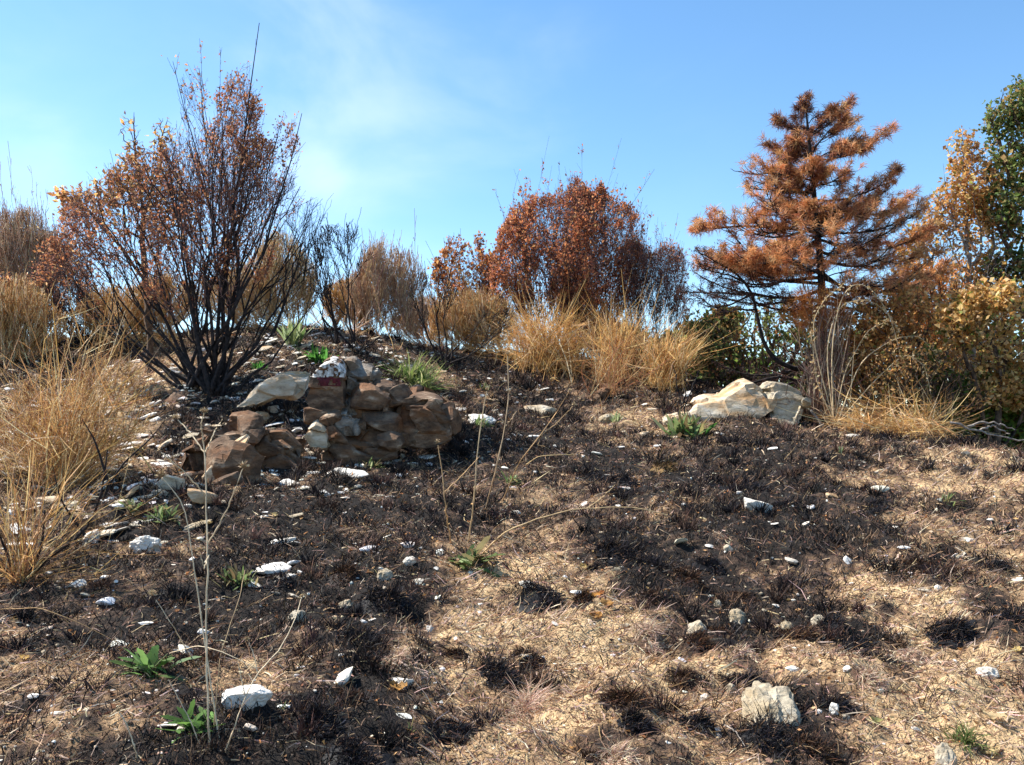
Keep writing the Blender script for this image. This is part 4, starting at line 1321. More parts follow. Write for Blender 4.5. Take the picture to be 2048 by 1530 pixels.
def grow(stems, targets, rng, k=4, jit=.05, tip=.0022, power=.46, straight=.6, up=.25, order_noise=.15):
    """branch network from hand laid STEMS (lists of points) out to every target"""
    pos, dr, pl, par, chains = [], [], [], [], []

    def add(p, d, L, pa):
        pos.append(p)
        dr.append(d / (np.linalg.norm(d) + 1e-9))
        pl.append(L)
        par.append(pa)
        return len(pos) - 1
    for st in stems:
        st = np.array(st, float)
        last, ids, L = -1, [], 0
        # joins an earlier stem if it starts on it
        if pos:
            dd = np.linalg.norm(np.array(pos) - st[0], axis=1)
            j = int(dd.argmin())
            if dd[j] < .28 and (st[0] - np.array(pos[0]))[2] > .06:
                last = j
                L = pl[j]
                ids = [j]
        seg = []
        for a, b in zip(st[:-1], st[1:]):
            m = max(2, int(np.linalg.norm(b - a) / .12))
            for q in np.linspace(0, 1, m, endpoint=False):
                seg.append(a + (b - a) * q)
        seg.append(st[-1])
        seg = np.array(seg)
        for _ in range(2):
            seg[1:-1] = seg[1:-1] * .5 + (seg[:-2] + seg[2:]) * .25
        seg[1:] += rng.normal(0, jit * .25, (len(seg) - 1, 3))
        for i, q in enumerate(seg):
            if i == 0 and last >= 0:
                continue
            dvec = seg[min(i + 1, len(seg) - 1)] - seg[max(i - 1, 0)]
            L += np.linalg.norm(q - pos[last]) if last >= 0 else 0
            last = add(q, dvec, L, last)
            ids.append(last)
        chains.append(ids)
    n0 = len(pos)
    N = n0 + len(targets) * k
    Pn = np.zeros((N, 3))
    Dn = np.zeros((N, 3))
    Ln = np.zeros(N)
    Pa = np.full(N, -1)
    Pn[:n0], Dn[:n0], Ln[:n0], Pa[:n0] = pos, dr, pl, par
    base = Pn[0]
    dist = np.linalg.norm(targets - base, axis=1)
    order = np.argsort(dist * rng.uniform(1 - order_noise, 1 + order_noise, len(dist)))
    M = n0
    twigs = []
    for t in order:
        p = targets[t]
        dv = p - Pn[:M]
        d = np.linalg.norm(dv, axis=1) + 1e-6
        cosa = (dv * Dn[:M]).sum(1) / d
        cost = d * (1 + straight * (1 - cosa)) + .22 * Ln[:M]
        j = int(cost.argmin())
        a, ta, dd = Pn[j], Dn[j], d[j]
        out = p - base
        out /= np.linalg.norm(out) + 1e-9
        te = (p - a) / dd + out * .4 + np.array([0, 0, up])
        te /= np.linalg.norm(te)
        prev = j
        ids = [j]
        L = Ln[j]
        for i in range(1, k + 1):
            s = i / k
            h1, h2, h3, h4 = 2 * s ** 3 - 3 * s ** 2 + 1, s ** 3 - 2 * s ** 2 + s, -2 * s ** 3 + 3 * s ** 2, s ** 3 - s ** 2
            q = h1 * a + h2 * ta * dd * .7 + h3 * p + h4 * te * dd * .7
            q = q + rng.normal(0, jit * dd * .5, 3) * (s < 1)
            L += np.linalg.norm(q - Pn[prev])
            Pn[M], Ln[M], Pa[M] = q, L, prev
            v = q - Pn[prev]
            Dn[M] = v / (np.linalg.norm(v) + 1e-9)
            prev = M
            ids.append(M)
            M += 1
        twigs.append(ids)
    cnt = np.zeros(M)
    cnt[[c[-1] for c in twigs]] = 1
    for c in chains:
        cnt[c[-1]] += 1
    for i in range(M - 1, -1, -1):
        if Pa[i] >= 0:
            cnt[Pa[i]] += cnt[i]
    R = tip * np.maximum(cnt, .6) ** power
    return dict(P=Pn[:M], R=R, D=Dn[:M], par=Pa[:M], stems=chains, twigs=np.array(twigs), cnt=cnt)


def tree_mesh(g, taper=.55, sides_stem=7, sides_twig=3, rmax=None):
    items = []
    for c in g['stems']:
        P = g['P'][c][None]
        R = g['R'][c][None].copy()
        if R.shape[1] > 2:
            R[0, 0] = R[0, 1]
        if rmax:
            R = np.minimum(R, rmax)
        items.append(tubes(P, R, sides_stem))
    tw = g['twigs']
    if len(tw):
        R = g['R'][tw].copy()
        R[:, 0] = R[:, 1]
        R[:, -1] = np.where(g['cnt'][tw[:, -1]] <= 1, R[:, -1] * taper, R[:, -1])
        thick = R[:, 0] > .007
        for sel, sd in ((thick, 5), (~thick, sides_twig)):
            if sel.any():
                items.append(tubes(g['P'][tw[sel]], R[sel], sd))
    return merge(items)


def twig_leaves(g, per, size, width, rng, spread=.03, zone=.45, droop=0.0, clump=None, sel=None):
    """leaves along the outer part of every twig"""
    tw = g['twigs'] if sel is None else g['twigs'][sel]
    P = g['P'][tw]
    n, k, _ = P.shape
    keep = rng.poisson(per, n)
    if clump is not None:
        c = fbm(P[:, -1] * clump[0], 2, 77)
        keep = (keep * np.clip(.55 + clump[1] * c, .05, 2.4)).round().astype(int)
    idx = np.repeat(np.arange(n), keep)
    t = (1 - rng.random(len(idx)) * zone) * (k - 1)
    i0 = np.minimum(t.astype(int), k - 2)
    f = (t - i0)[:, None]
    C = P[idx, i0] * (1 - f) + P[idx, i0 + 1] * f + rng.normal(0, spread, (len(idx), 3))
    ax = P[idx, -1] - P[idx, -2]
    ax /= np.linalg.norm(ax, axis=1, keepdims=True) + 1e-9
    dn = ax * .6 + rng.normal(0, .75, (len(idx), 3)) - np.array([0, 0, droop])
    L = size * np.clip(rng.lognormal(0, .28, len(idx)), .45, 1.55)
    V, F = leafs(C, dn, L, L * width * rng.uniform(.7, 1.25, len(idx)), rng)
    return V, F, len(idx)


def pxpath(pts, Y):
    """[(u, v, depth offset)] -> world points"""
    return [at(p[0], p[1], Y + (p[2] if len(p) > 2 else 0)) for p in pts]


def shrub(name, label, cat, base, Y, stems, blobs, ntw, leaf, colors, weights=None, bark=None, seed=1, group=None, k=4, jit=.05, tip=.0022, power=.46,
          crown='foliage', stem_name='stems', clump=(1.6, 1.4), zone=.5, spread=.03, droop=0.0, bare=None, up=.25, lmat=None, rmax=None, straight=.6, fan=None):
    rng = np.random.default_rng(seed)
    b = at(base[0], base[1], Y)
    b[2] = float(gz(b[0], b[1])) - .03
    o = thing(name, label, cat, b, group)
    st = []
    for s in stems:
        w = np.array(pxpath(s, Y))
        if s[0][1] >= base[1] - 12 and len(s[0]) < 4:
            w[0, 2] = float(gz(w[0, 0], w[0, 1])) - .04
        st.append(w)
    if fan:
        nf, (u0, u1), (v0, v1) = fan
        for q in range(nf):
            f = (q + rng.uniform(.2, .8)) / nf
            tu, tv = u0 + (u1 - u0) * f, rng.uniform(v0, v1) + 60 * abs(f - .5)
            fu = base[0] + (f - .5) * 70
            p0 = at(fu, base[1], Y + rng.uniform(-.15, .15))
            p0[2] = float(gz(p0[0], p0[1])) - .03
            p2 = at(tu, tv, Y + rng.uniform(-.7, .7))
            p1 = p0 + (p2 - p0) * np.array([.62, .6, .42]) + rng.normal(0, .05, 3)
            st.append(np.array([p0, (p0 + p1) / 2 + rng.normal(0, .03, 3), p1, (p1 + p2) / 2 + rng.normal(0, .05, 3), p2]))
    tg = blob_points(blobs, ntw, Y, rng)
    if bare:
        tg = np.concatenate([tg, blob_points(bare[0], bare[1], Y, rng)])
    g = grow(st, tg, rng, k, jit, tip, power, up=up, straight=straight)
    V, F = tree_mesh(g, rmax=rmax)
    part(stem_name, o, V, F, bark or M_BURNT, smooth=True)
    if leaf:
        per, size, wd = leaf
        sel = None
        if bare:
            ends = g['P'][g['twigs'][:, -1]]
            s = Y / FPX
            m = np.zeros(len(ends), bool)
            for bb in blobs:
                c = at(bb[0], bb[1], Y + (bb[5] if len(bb) > 5 else 0))
                m |= (((ends[:, 0] - c[0]) / (bb[2] * s * 1.02)) ** 2 + ((ends[:, 2] - c[2]) / (bb[3] * s * 1.02)) ** 2) < 1
            sel = m
        V, F, n = twig_leaves(g, per, size, wd, rng, spread, zone, droop, clump, sel)
        cc = pal(colors, n, rng, weights, .25)
        big = fbm(V[::4] * 1.3, 2, seed)[:, None]
        part(crown, o, V, F, lmat or M_LEAF, np.repeat(np.clip(cc * (1 + .25 * big), 0, 1), 4, 0))
    return o, g


def inside_any(P, blobs, Y):
    s = Y / FPX
    m = np.zeros(P.shape[:-1], bool)
    for b in blobs:
        off = b[5] if len(b) > 5 else 0
        c = at(b[0], b[1], Y + off)
        ry = max((b[2] + b[3]) * .5, 25)
        m |= ((P[..., 0] - c[0]) / (b[2] * s)) ** 2 + ((P[..., 1] - c[1]) / (ry * s)) ** 2 + ((P[..., 2] - c[2]) / (b[3] * s)) ** 2 < 1
    return m


def fan_levels(starts, blobs, Y, rng, n0, kids, r0, ratio=(.62, .55, .5), spread=(.32, .38, .5), up=.35, crook=.02, low=.42, tmin=.25, extra=None, loose=.6):
    """stems fanning out of STARTS and forking level by level; nothing grows past the crown lobes"""
    k = 8
    t = np.linspace(0, 1, k)[None, :, None]
    tg = blob_points(blobs, n0, Y, rng)
    if extra is not None:
        tg = np.concatenate([np.array(pxpath(extra, Y)), tg])
        n0 = len(tg)
    a = starts[rng.integers(0, len(starts), n0)]
    d = tg - a
    mid = a + d * np.array([.58, .58, low]) + rng.normal(0, .05, (n0, 3)) * np.linalg.norm(d, axis=1, keepdims=True)
    P = a[:, None] * (1 - t) ** 2 + 2 * mid[:, None] * t * (1 - t) + tg[:, None] * t ** 2
    ln = np.linalg.norm(d, axis=1)
    P[:, 1:] += np.cumsum(rng.normal(0, crook, (n0, k - 1, 3)) * ln[:, None, None] / k * 3, 1)
    R = np.array([1, .86, .72, .58, .45, .33, .22, .12])[None] * (r0 * rng.uniform(.6, 1.15, (n0, 1)))
    out = [(P, R)]
    for lv, c in enumerate(kids):
        n = len(P)
        cnt = rng.poisson(c, n)
        idx = np.repeat(np.arange(n), cnt)
        m = len(idx)
        f = rng.uniform(tmin, .97, m) * (k - 1)
        i = np.minimum(f.astype(int), k - 2)
        w = (f - i)[:, None]
        a = P[idx, i] * (1 - w) + P[idx, i + 1] * w
        tan = P[idx, i + 1] - P[idx, i]
        tan /= np.linalg.norm(tan, axis=1, keepdims=True) + 1e-9
        pl = np.linalg.norm(P[idx, -1] - P[idx, 0], axis=1)
        dr = tan + rng.normal(0, spread[lv], (m, 3)) + np.array([0, 0, up])
        dr /= np.linalg.norm(dr, axis=1, keepdims=True)
        L = pl * ratio[lv] * rng.uniform(.5, 1.25, m)
        # stop at the crown outline
        ss = np.linspace(.1, 1, 10)
        q = a[:, None] + dr[:, None] * (L[:, None] * ss[None])[..., None]
        ins = inside_any(q, blobs, Y)
        last = np.where(ins.any(1), 10 - np.argmax(ins[:, ::-1], 1), 1) / 10.0
        near = ~ins[:, -1]
        L = L * np.where(near, np.maximum(last, .12) * rng.uniform(.75, 1.1 + loose * rng.random(m) ** 3, m), 1)
        keep = L > .035
        idx, a, dr, L, i = idx[keep], a[keep], dr[keep], L[keep], i[keep]
        m = len(idx)
        P2 = a[:, None] + dr[:, None] * (t * L[:, None, None])
        P2[..., 2] += (t[..., 0] ** 2) * L[:, None] * up * .35
        P2[:, 1:] += np.cumsum(rng.normal(0, crook * 1.3, (m, k - 1, 3)) * L[:, None, None] / k * 3, 1)
        R2 = np.minimum(R[idx, i] * .68, np.maximum(R[idx, i] * .3, L * .016))[:, None] * np.linspace(1, .35, k)[None]
        R2 = np.maximum(R2, .0011)
        P, R = P2, R2
        out.append((P, R))
    return out


def fan_shrub(name, label, cat, base, Y, blobs, n0, kids, r0, leaf=None, colors=None, weights=None, bark=None, twig_colors=None, seed=1, group=None, foot=26, up=.35, crook=.02,
              low=.42, spread=(.32, .38, .5), ratio=(.62, .55, .5), tmin=.25, crown='foliage', stem_name='stems', zone=.9, spr=.016, clump=(1.4, .6), extra=None, bare=None, leaf_levels=2, loose=.6, foot_n=7, minr=.0016, droop=0.0):
    rng = np.random.default_rng(seed)
    s = Y / FPX
    b = at(base[0], base[1], Y)
    b[2] = float(gz(b[0], b[1])) - .02
    o = thing(name, label, cat, b, group)
    st = b + np.stack([rng.normal(0, foot * s, foot_n), rng.normal(0, foot * s, foot_n), np.zeros(foot_n)], -1)
    st[:, 2] = gz(st[:, 0], st[:, 1]) - .03
    lv = fan_levels(st, blobs, Y, rng, n0, kids, r0, ratio, spread, up, crook, low, tmin, extra, loose)
    if bare:
        lv2 = fan_levels(st, bare[0], Y, rng, bare[1], bare[2], r0 * .8, ratio, spread, up, crook * 1.6, low, tmin, None, loose)
    else:
        lv2 = []
    items, cols, thin = [], [], []
    for q, (P, R) in enumerate(lv + lv2):
        sd = 7 if R.max() > .018 else 5 if R.max() > .008 else 3
        V, F = tubes(P, np.maximum(R, minr * (.5 + Y / 16)), sd)
        items.append((V, F))
        if twig_colors is not None:
            cols.append(np.repeat(pal(twig_colors, len(P), rng, None, .25), P.shape[1] * sd, 0))
        elif leaf and q >= 2 and q < len(lv):
            thin.append((items.pop(), len(P) * P.shape[1] * sd))
    if thin:
        V, F = merge([q[0] for q in thin])
        n = sum(q[1] for q in thin)
        part('twigs', o, V, F, M_STALK, np.array([.15, .092, .082]) * (1 + .5 * vnoise(V * 3, seed))[:, None])
    V, F = merge(items)
    part(stem_name, o, V, F, bark or (M_STALK if twig_colors is not None else M_BURNT), np.concatenate(cols) if cols else None, smooth=True)
    if leaf:
        per, size, wd = leaf
        Vs, Fs, n = [], [], 0
        for P, R in lv[-leaf_levels:]:
            g = dict(twigs=np.arange(P.shape[0] * P.shape[1]).reshape(P.shape[0], P.shape[1]), P=P.reshape(-1, 3))
            V, F, m = twig_leaves(g, per, size, wd, rng, spr, zone, droop, clump)
            Vs.append((V, F))
            n += m
        V, F = merge(Vs)
        part(crown, o, V, F, M_LEAF, np.repeat(pal(colors, n, rng, weights, .25), 4, 0))
    return o


RUST = [(.38, .135, .055), (.27, .085, .045), (.46, .20, .08), (.17, .06, .045), (.50, .27, .11)]
GOLD = [(.66, .40, .14), (.58, .31, .10), (.72, .50, .23), (.42, .21, .075), (.34, .15, .06)]
GREEN = [(.14, .22, .045), (.21, .30, .065), (.08, .13, .03), (.32, .36, .10)]
TREES_G = 'burnt shrubs on the slope'

# the big burnt shrub at the left
RUSTL = [(.54, .23, .10), (.43, .165, .08), (.60, .32, .15), (.28, .115, .075), (.62, .40, .20), (.36, .20, .15)]
fan_shrub('burnt_shrub', 'largest burnt shrub, black stems and rust brown leaves, on the left mound', 'shrub', (420, 772), 8.5,
          [(440, 400, 150, 160), (320, 440, 150, 140), (510, 420, 95, 150), (480, 235, 46, 95), (497, 115, 12, 55), (383, 210, 15, 85), (573, 300, 24, 85), (230, 480, 120, 105), (150, 540, 80, 80), (180, 440, 60, 60), (430, 560, 180, 90)],
          16, (6, 7, 6), .024, (4.6, .026, .32), RUSTL, [4, 3, 2, 2.5, 1, 2], seed=101, group=TREES_G, foot=20, up=.22, low=.40, crook=.036, tmin=.36, foot_n=9, spread=(.42, .42, .5), extra=[(498, 72), (383, 130), (576, 222), (500, 180), (440, 230), (550, 330), (420, 300), (350, 300), (260, 380), (200, 430), (140, 540)],
          bare=([(600, 490, 50, 100), (585, 590, 50, 60), (630, 440, 22, 50)], 9, (5, 5, 4)), clump=(1.6, .9), minr=.0009, leaf_levels=3, loose=.55)
# the slender oak with larger tan leaves behind its left side
shrub('scorched_oak', 'slender young oak with curled tan leaves behind the largest burnt shrub', 'tree', (300, 700), 9.3,
      [[(300, 700), (290, 560), (288, 430), (270, 330), (265, 225)], [(288, 430), (320, 350), (330, 240)], [(290, 560), (230, 480), (180, 420), (118, 385)], [(288, 430), (350, 380), (350, 290)]],
      [(262, 275, 24, 55, 1.0), (328, 275, 22, 48, .9), (300, 340, 60, 50, 2), (345, 390, 50, 50, 1.6), (240, 380, 60, 50, 1.6), (185, 410, 45, 45, 1.2), (130, 400, 22, 35, .6), (300, 440, 90, 50, 2)],
      800, (6, .056, .27), GOLD + [(.34, .18, .10)], [2.5, 3, 2, 2, 2, 2], bark=M_BARK, seed=103, crown='crown', stem_name='trunk', droop=.35, tip=.002, power=.42, clump=(2.0, 1.2))
# small bare burnt saplings
fan_shrub('burnt_sapling', 'bare burnt sapling with forked stems on the mound, right of the largest shrub', 'shrub', (668, 698), 10.8,
          [(620, 540, 48, 75), (690, 520, 70, 75), (650, 500, 45, 50), (730, 570, 45, 60), (705, 470, 12, 30)], 7, (5, 5, 4), .020, seed=105, group=TREES_G, foot=24, crook=.055, up=.25, low=.5, foot_n=4, minr=.0022)
fan_shrub('burnt_sapling', 'thin black burnt sapling with one leaning stem near the middle of the crest', 'shrub', (893, 738), 11.2,
          [(850, 590, 35, 50), (890, 600, 35, 60), (960, 650, 55, 35), (1010, 620, 24, 36)], 6, (4, 4, 3), .018, seed=107, group=TREES_G, foot=8, crook=.05, up=.15, low=.5, foot_n=2, minr=.0022)
# mid crest shrubs
MIDL = [(.54, .20, .085), (.43, .15, .07), (.60, .28, .13), (.29, .11, .07), (.58, .34, .16), (.36, .18, .13)]
fan_shrub('burnt_shrub', 'wide dome of rust red leaves and fanned dark stems in the middle of the crest', 'shrub', (1110, 728), 13.4,
          [(1150, 550, 165, 150), (1100, 500, 110, 110), (1200, 500, 105, 110), (1060, 470, 50, 80), (1145, 445, 60, 75), (1020, 560, 45, 85), (1145, 380, 12, 34), (1045, 390, 16, 34), (1200, 400, 14, 34), (1160, 630, 170, 70)],
          54, (6, 6, 5), .013, (4.0, .040, .30), MIDL, [4, 3, 2.4, 2, 1, 1.6], seed=109, group=TREES_G, foot=34, up=.34, low=.32, foot_n=12, tmin=.32, clump=(1.5, .35), minr=.001, leaf_levels=3, loose=.9, extra=[(1145, 362), (1045, 376), (1018, 400), (1205, 385), (1265, 420), (1300, 480), (1100, 400), (1180, 400), (995, 470)])
fan_shrub('burnt_shrub', 'orange leaved burnt shrub left of the wide rust red dome', 'shrub', (935, 712), 13.9,
          [(930, 550, 65, 70), (900, 590, 48, 60), (975, 580, 50, 70), (962, 490, 12, 26), (910, 495, 20, 30), (930, 640, 70, 40)], 16, (5, 6, 4.5), .014, (4, .048, .32), [(.54, .23, .08), (.44, .165, .06), (.60, .31, .12), (.28, .11, .055)], seed=111, group=TREES_G, foot=30, up=.32)
fan_shrub('feathery_shrub', 'brown feathery burnt shrub leaning right, at the end of the middle shrubs', 'shrub', (1270, 738), 13.6,
          [(1335, 550, 44, 60), (1295, 580, 66, 75), (1340, 610, 52, 52), (1352, 520, 14, 26), (1260, 540, 40, 60)], 24, (5, 6, 5), .008, (4.4, .05, .15), [(.42, .17, .10), (.48, .22, .12), (.32, .14, .10), (.54, .28, .15)], seed=113, leaf_levels=3, minr=.001, loose=1.2, foot=20, up=.55)
fan_shrub('burnt_shrub', 'low rust red brush under the golden broom, right of the crest middle', 'shrub', (1230, 748), 12.9,
          [(1200, 690, 85, 50), (1290, 700, 75, 45)], 18, (5, 5, 4), .010, (2.2, .045, .22), [(.40, .13, .055), (.30, .10, .05), (.50, .22, .08)], seed=115, group=TREES_G, foot=50, foot_n=10)
fan_shrub('burnt_shrub', 'thin purple brown brush behind the left broom clumps', 'shrub', (165, 695), 10.6,
          [(130, 580, 90, 75), (200, 570, 80, 80), (70, 600, 50, 60), (180, 650, 120, 40)], 24, (5, 5, 4), .010, (1.4, .04, .2), [(.32, .15, .10), (.25, .13, .10), (.42, .22, .10)], seed=117, group=TREES_G, foot=50, foot_n=10)
fan_shrub('burnt_shrub', 'rust leaved shrub at the left edge behind the golden broom', 'shrub', (15, 695), 10.2,
          [(0, 590, 50, 50), (-50, 600, 60, 60), (40, 600, 30, 50)], 14, (5, 5, 4), .010, (2.4, .045, .3), RUSTL, seed=119, group=TREES_G, foot=30)

# ---- right hand trees
shrub('green_shrub', 'dark green bush with yellowing leaves under the pine branches', 'shrub', (1510, 800), 12.6,
      [[(1510, 840), (1480, 740), (1440, 670)], [(1515, 840), (1540, 720), (1560, 640)], [(1520, 840), (1600, 740), (1640, 680)], [(1505, 840), (1420, 740), (1400, 690)]],
      [(1450, 690, 70, 70, 2), (1540, 670, 80, 80, 3), (1620, 700, 70, 80, 2), (1500, 740, 110, 50, 2), (1400, 650, 30, 30, .6)], 1300, (4.5, .055, .36), [(.12, .15, .045), (.17, .19, .06), (.09, .10, .035), (.24, .23, .08)] + [(.44, .27, .09), (.38, .17, .07)], [4, 4, 3, 2, 2.6, 2.4], bark=M_BARK, seed=121, tip=.003)
shrub('golden_oak', 'tall oak with golden brown withered leaves between the pine and the green tree', 'tree', (1950, 860), 12.2,
      [[(1950, 905), (1945, 760), (1940, 620), (1935, 480), (1930, 380), (1925, 270)], [(1945, 700), (1890, 600), (1850, 500), (1830, 430)], [(1940, 620), (1990, 500), (1980, 400), (1960, 300)], [(1935, 500), (1900, 420), (1885, 330)], [(1945, 760), (1860, 690), (1800, 640)], [(1948, 740), (2010, 640), (2040, 560)]],
      [(1925, 300, 32, 60, .9), (1955, 370, 55, 75, 1.6), (1905, 410, 50, 60, 1.4), (1875, 470, 55, 60, 2.2), (1835, 500, 40, 60, 1.6), (1970, 460, 70, 80, 2.2), (1920, 540, 100, 70, 3.2), (1850, 590, 80, 70, 2.6), (1980, 600, 90, 90, 3), (1840, 680, 80, 70, 2), (1930, 690, 100, 70, 2.4)],
      2900, (8, .056, .36), GOLD + [(.34, .32, .08)], [3, 3.4, 2, 2.4, 1.5, .7], bark=M_GREYBARK, seed=123, crown='crown', stem_name='trunk', droop=.3, tip=.0021, power=.42)
shrub('green_tree', 'tall green leafed tree cut by the right edge', 'tree', (2110, 900), 12.0,
      [[(2110, 930), (2095, 760), (2080, 560), (2070, 400), (2062, 240), (2055, 165)], [(2085, 600), (2020, 500), (1985, 430)], [(2075, 450), (2015, 350), (1990, 250)], [(2070, 400), (2130, 330), (2180, 280)], [(2090, 700), (2030, 600), (1980, 530)], [(2080, 560), (2150, 480), (2220, 440)], [(2062, 240), (2020, 215), (1995, 205)]],
      [(2050, 205, 50, 55, 1.4), (2000, 235, 40, 42, .9), (2025, 320, 60, 70, 1.8), (2010, 420, 50, 60, 1.2), (2110, 300, 80, 120, 2.4), (2130, 480, 90, 100, 2), (2010, 535, 40, 50, 1), (1985, 540, 25, 40, .6), (2060, 560, 50, 50, .9)],
      1700, (10, .054, .42), [(.13, .18, .05), (.19, .24, .07), (.08, .115, .035), (.27, .28, .10)] + [(.34, .27, .10), (.46, .29, .11)], [4, 5, 2, 3.5, 2.2, 2.4], bark=M_BARK, seed=125, crown='crown', stem_name='trunk', tip=.003)
shrub('oak_bush', 'bush of curled pale golden leaves at the right edge, in front of the green tree', 'shrub', (1990, 905), 9.4,
      [[(1990, 908), (1960, 800), (1930, 700), (1900, 620)], [(1995, 908), (2000, 780), (2010, 650), (2005, 570)], [(2000, 908), (2060, 800), (2090, 700)], [(1985, 908), (1950, 850), (1935, 800)]],
      [(1930, 640, 55, 60, 1.4), (1990, 620, 60, 60, 1.6), (1965, 700, 65, 50, 1.6), (2040, 680, 50, 70, 1.6), (2015, 775, 45, 45, 1.3), (2080, 760, 50, 70, 1)],
      1500, (9, .050, .40), [(.72, .47, .18), (.62, .35, .11), (.76, .56, .28), (.42, .22, .07), (.22, .25, .06)], [3, 3, 2, 2, 1], bark=M_BARK, seed=127, droop=.35, tip=.002, power=.42)
shrub('green_shrub', 'low fresh green shrub at the foot of the right hand trees', 'shrub', (1930, 900), 9.7,
      [[(1930, 930), (1900, 840), (1880, 760)], [(1935, 930), (1960, 830), (1980, 780)], [(1940, 930), (2020, 860), (2060, 800)], [(1925, 930), (1870, 860), (1840, 800)]],
      [(1890, 790, 55, 60, 1.6), (1960, 800, 60, 60, 1.6), (2040, 850, 60, 50, 2), (1900, 850, 60, 40, 1.2), (1860, 730, 40, 40, .8)], 1100, (8, .056, .42), GREEN + [(.26, .15, .05)], [4, 5, 2, 2, 1], bark=M_BARK, seed=129, tip=.003)
shrub('dry_brush', 'tangle of orange brown twigs and withered leaves right of the pine trunk', 'shrub', (1770, 850), 9.9,
      [[(1760, 856), (1720, 740), (1700, 640)], [(1765, 856), (1770, 720), (1790, 620)], [(1770, 856), (1830, 740), (1860, 640)], [(1780, 856), (1870, 790), (1910, 740)], [(1755, 856), (1690, 800), (1660, 760)]],
      [(1740, 680, 80, 80, 2), (1810, 650, 80, 80, 2), (1780, 760, 100, 60, 2), (1860, 760, 60, 60, 1.4), (1700, 780, 60, 50, 1)], 2200, (5.5, .05, .28), [(.66, .34, .11), (.54, .25, .08), (.70, .45, .19), (.36, .16, .06), (.24, .22, .06)], [3, 3, 2, 2, 1], bark=M_BARK, seed=131, tip=.002, power=.4, jit=.1)
shrub('dry_brush', 'burnt orange foliage spreading between the pine and the golden oak', 'shrub', (1850, 860), 11.4,
      [[(1850, 880), (1850, 720), (1860, 600), (1880, 530)], [(1850, 800), (1810, 660), (1800, 560)], [(1855, 800), (1900, 680), (1930, 580)]],
      [(1830, 570, 60, 50, 2), (1890, 560, 60, 50, 2), (1920, 620, 50, 50, 1.4), (1850, 640, 80, 50, 1.6)], 1000, (6, .075, .13), [(.66, .30, .09), (.56, .23, .075), (.72, .40, .15), (.34, .145, .06)], bark=M_BARK, seed=133, tip=.002, power=.42)
for i, (u0, v0, Y0, w0, h0, lb, pc) in enumerate([(1590, 800, 14.2, 120, 110, 'dark green bush mass directly behind the pine trunk', 0), (1740, 800, 14.4, 120, 130, 'dim green and brown bush behind the dry brush', 1), (1880, 800, 14.6, 110, 140, 'dark leafy bush behind the golden oak trunk', 0), (2010, 780, 14.0, 110, 150, 'olive green bush in the gap before the green tree', 1), (1985, 880, 11.4, 130, 70, 'low dark green thicket under the golden bush at the right edge', 0), (1440, 800, 14.6, 110, 80, 'olive thicket low behind the charred leaning branch', 1), (1330, 770, 15.0, 90, 60, 'olive brown thicket behind the rightmost broom', 1)]):
    shrub('green_shrub', lb, 'shrub', (u0, v0 + 60), Y0, [[(u0, v0 + 60), (u0 - 20, v0 - 60), (u0 - 50, v0 - 130)], [(u0 + 5, v0 + 60), (u0 + 30, v0 - 60), (u0 + 50, v0 - 140)]],
          [(u0, v0 - 60, w0 * .8, h0 * .8, 3), (u0 - w0 * .5, v0 - 30, w0 * .5, h0 * .6, 1.4), (u0 + w0 * .5, v0 - 40, w0 * .5, h0 * .6, 1.4), (u0, v0 + 10, w0, h0 * .4, 1.2)], 900, (8, .08, .42), GREEN + [(.28, .16, .05), (.2, .1, .04)], [(4, 3, 4, 1.5, 1, 1), (3, 2, 3, 1, 3, 3)][pc], bark=M_BARK, seed=141 + i, tip=.003, power=.42)
shrub('dry_brush', 'orange tan dry brush in front of the golden bush, right of the arching canes', 'shrub', (1850, 862), 9.25,
      [[(1840, 866), (1800, 780), (1780, 700)], [(1850, 866), (1850, 760), (1860, 690)], [(1860, 866), (1910, 780), (1930, 730)], [(1865, 866), (1940, 830), (1990, 810)]],
      [(1800, 740, 70, 60, 2), (1870, 740, 70, 60, 2), (1920, 790, 70, 45, 1.6), (1770, 800, 60, 40, 1.2)], 1100, (4, .042, .26), [(.68, .40, .15), (.58, .30, .10), (.74, .52, .26), (.38, .18, .07), (.28, .24, .07)], [3, 3, 2, 1.4, .6], bark=M_BARK, seed=137, tip=.002, jit=.1, power=.4)
# far brush behind the crest closing the gap at the right
shrub('green_shrub', 'distant green and brown bush seen over the crest, left of the pine', 'shrub', (1405, 760), 16.5,
      [[(1405, 800), (1390, 700), (1370, 650)], [(1408, 800), (1430, 690), (1440, 640)], [(1404, 800), (1350, 720), (1330, 690)]],
      [(1395, 665, 45, 30, 1), (1450, 650, 40, 35, 1), (1350, 690, 40, 30, .8), (1420, 720, 90, 40, 1.4)], 800, (7, .085, .42), [(.09, .11, .03), (.26, .15, .05), (.14, .14, .04), (.34, .2, .07)], bark=M_BARK, seed=135, tip=.004)


# ------------------------------------------------------------------ the scorched pine
def needles(C, Dn, n_each, L, rng, width=.0016):
    """tufts of needles at C, spreading about the twig direction Dn"""
    m = len(C)
    idx = np.repeat(np.arange(m), n_each)
    d = Dn[idx] * rng.uniform(.1, 1.1, (len(idx), 1)) + rng.normal(0, .62, (len(idx), 3))
    d /= np.linalg.norm(d, axis=1, keepdims=True) + 1e-9
    ln = (L[idx] if np.ndim(L) else L) * rng.uniform(.65, 1.15, len(idx))
    a = C[idx] + rng.normal(0, .014, (len(idx), 3))
    P = np.stack([a, a + d * (ln * .55)[:, None] + np.array([0, 0, .004]), a + d * ln[:, None] - np.array([0, 0, .010])], 1)
    V, F = ribbons(P, np.full((len(idx), 1), width) * np.array([1, .9, .3]), rng=rng)
    return V, F, idx


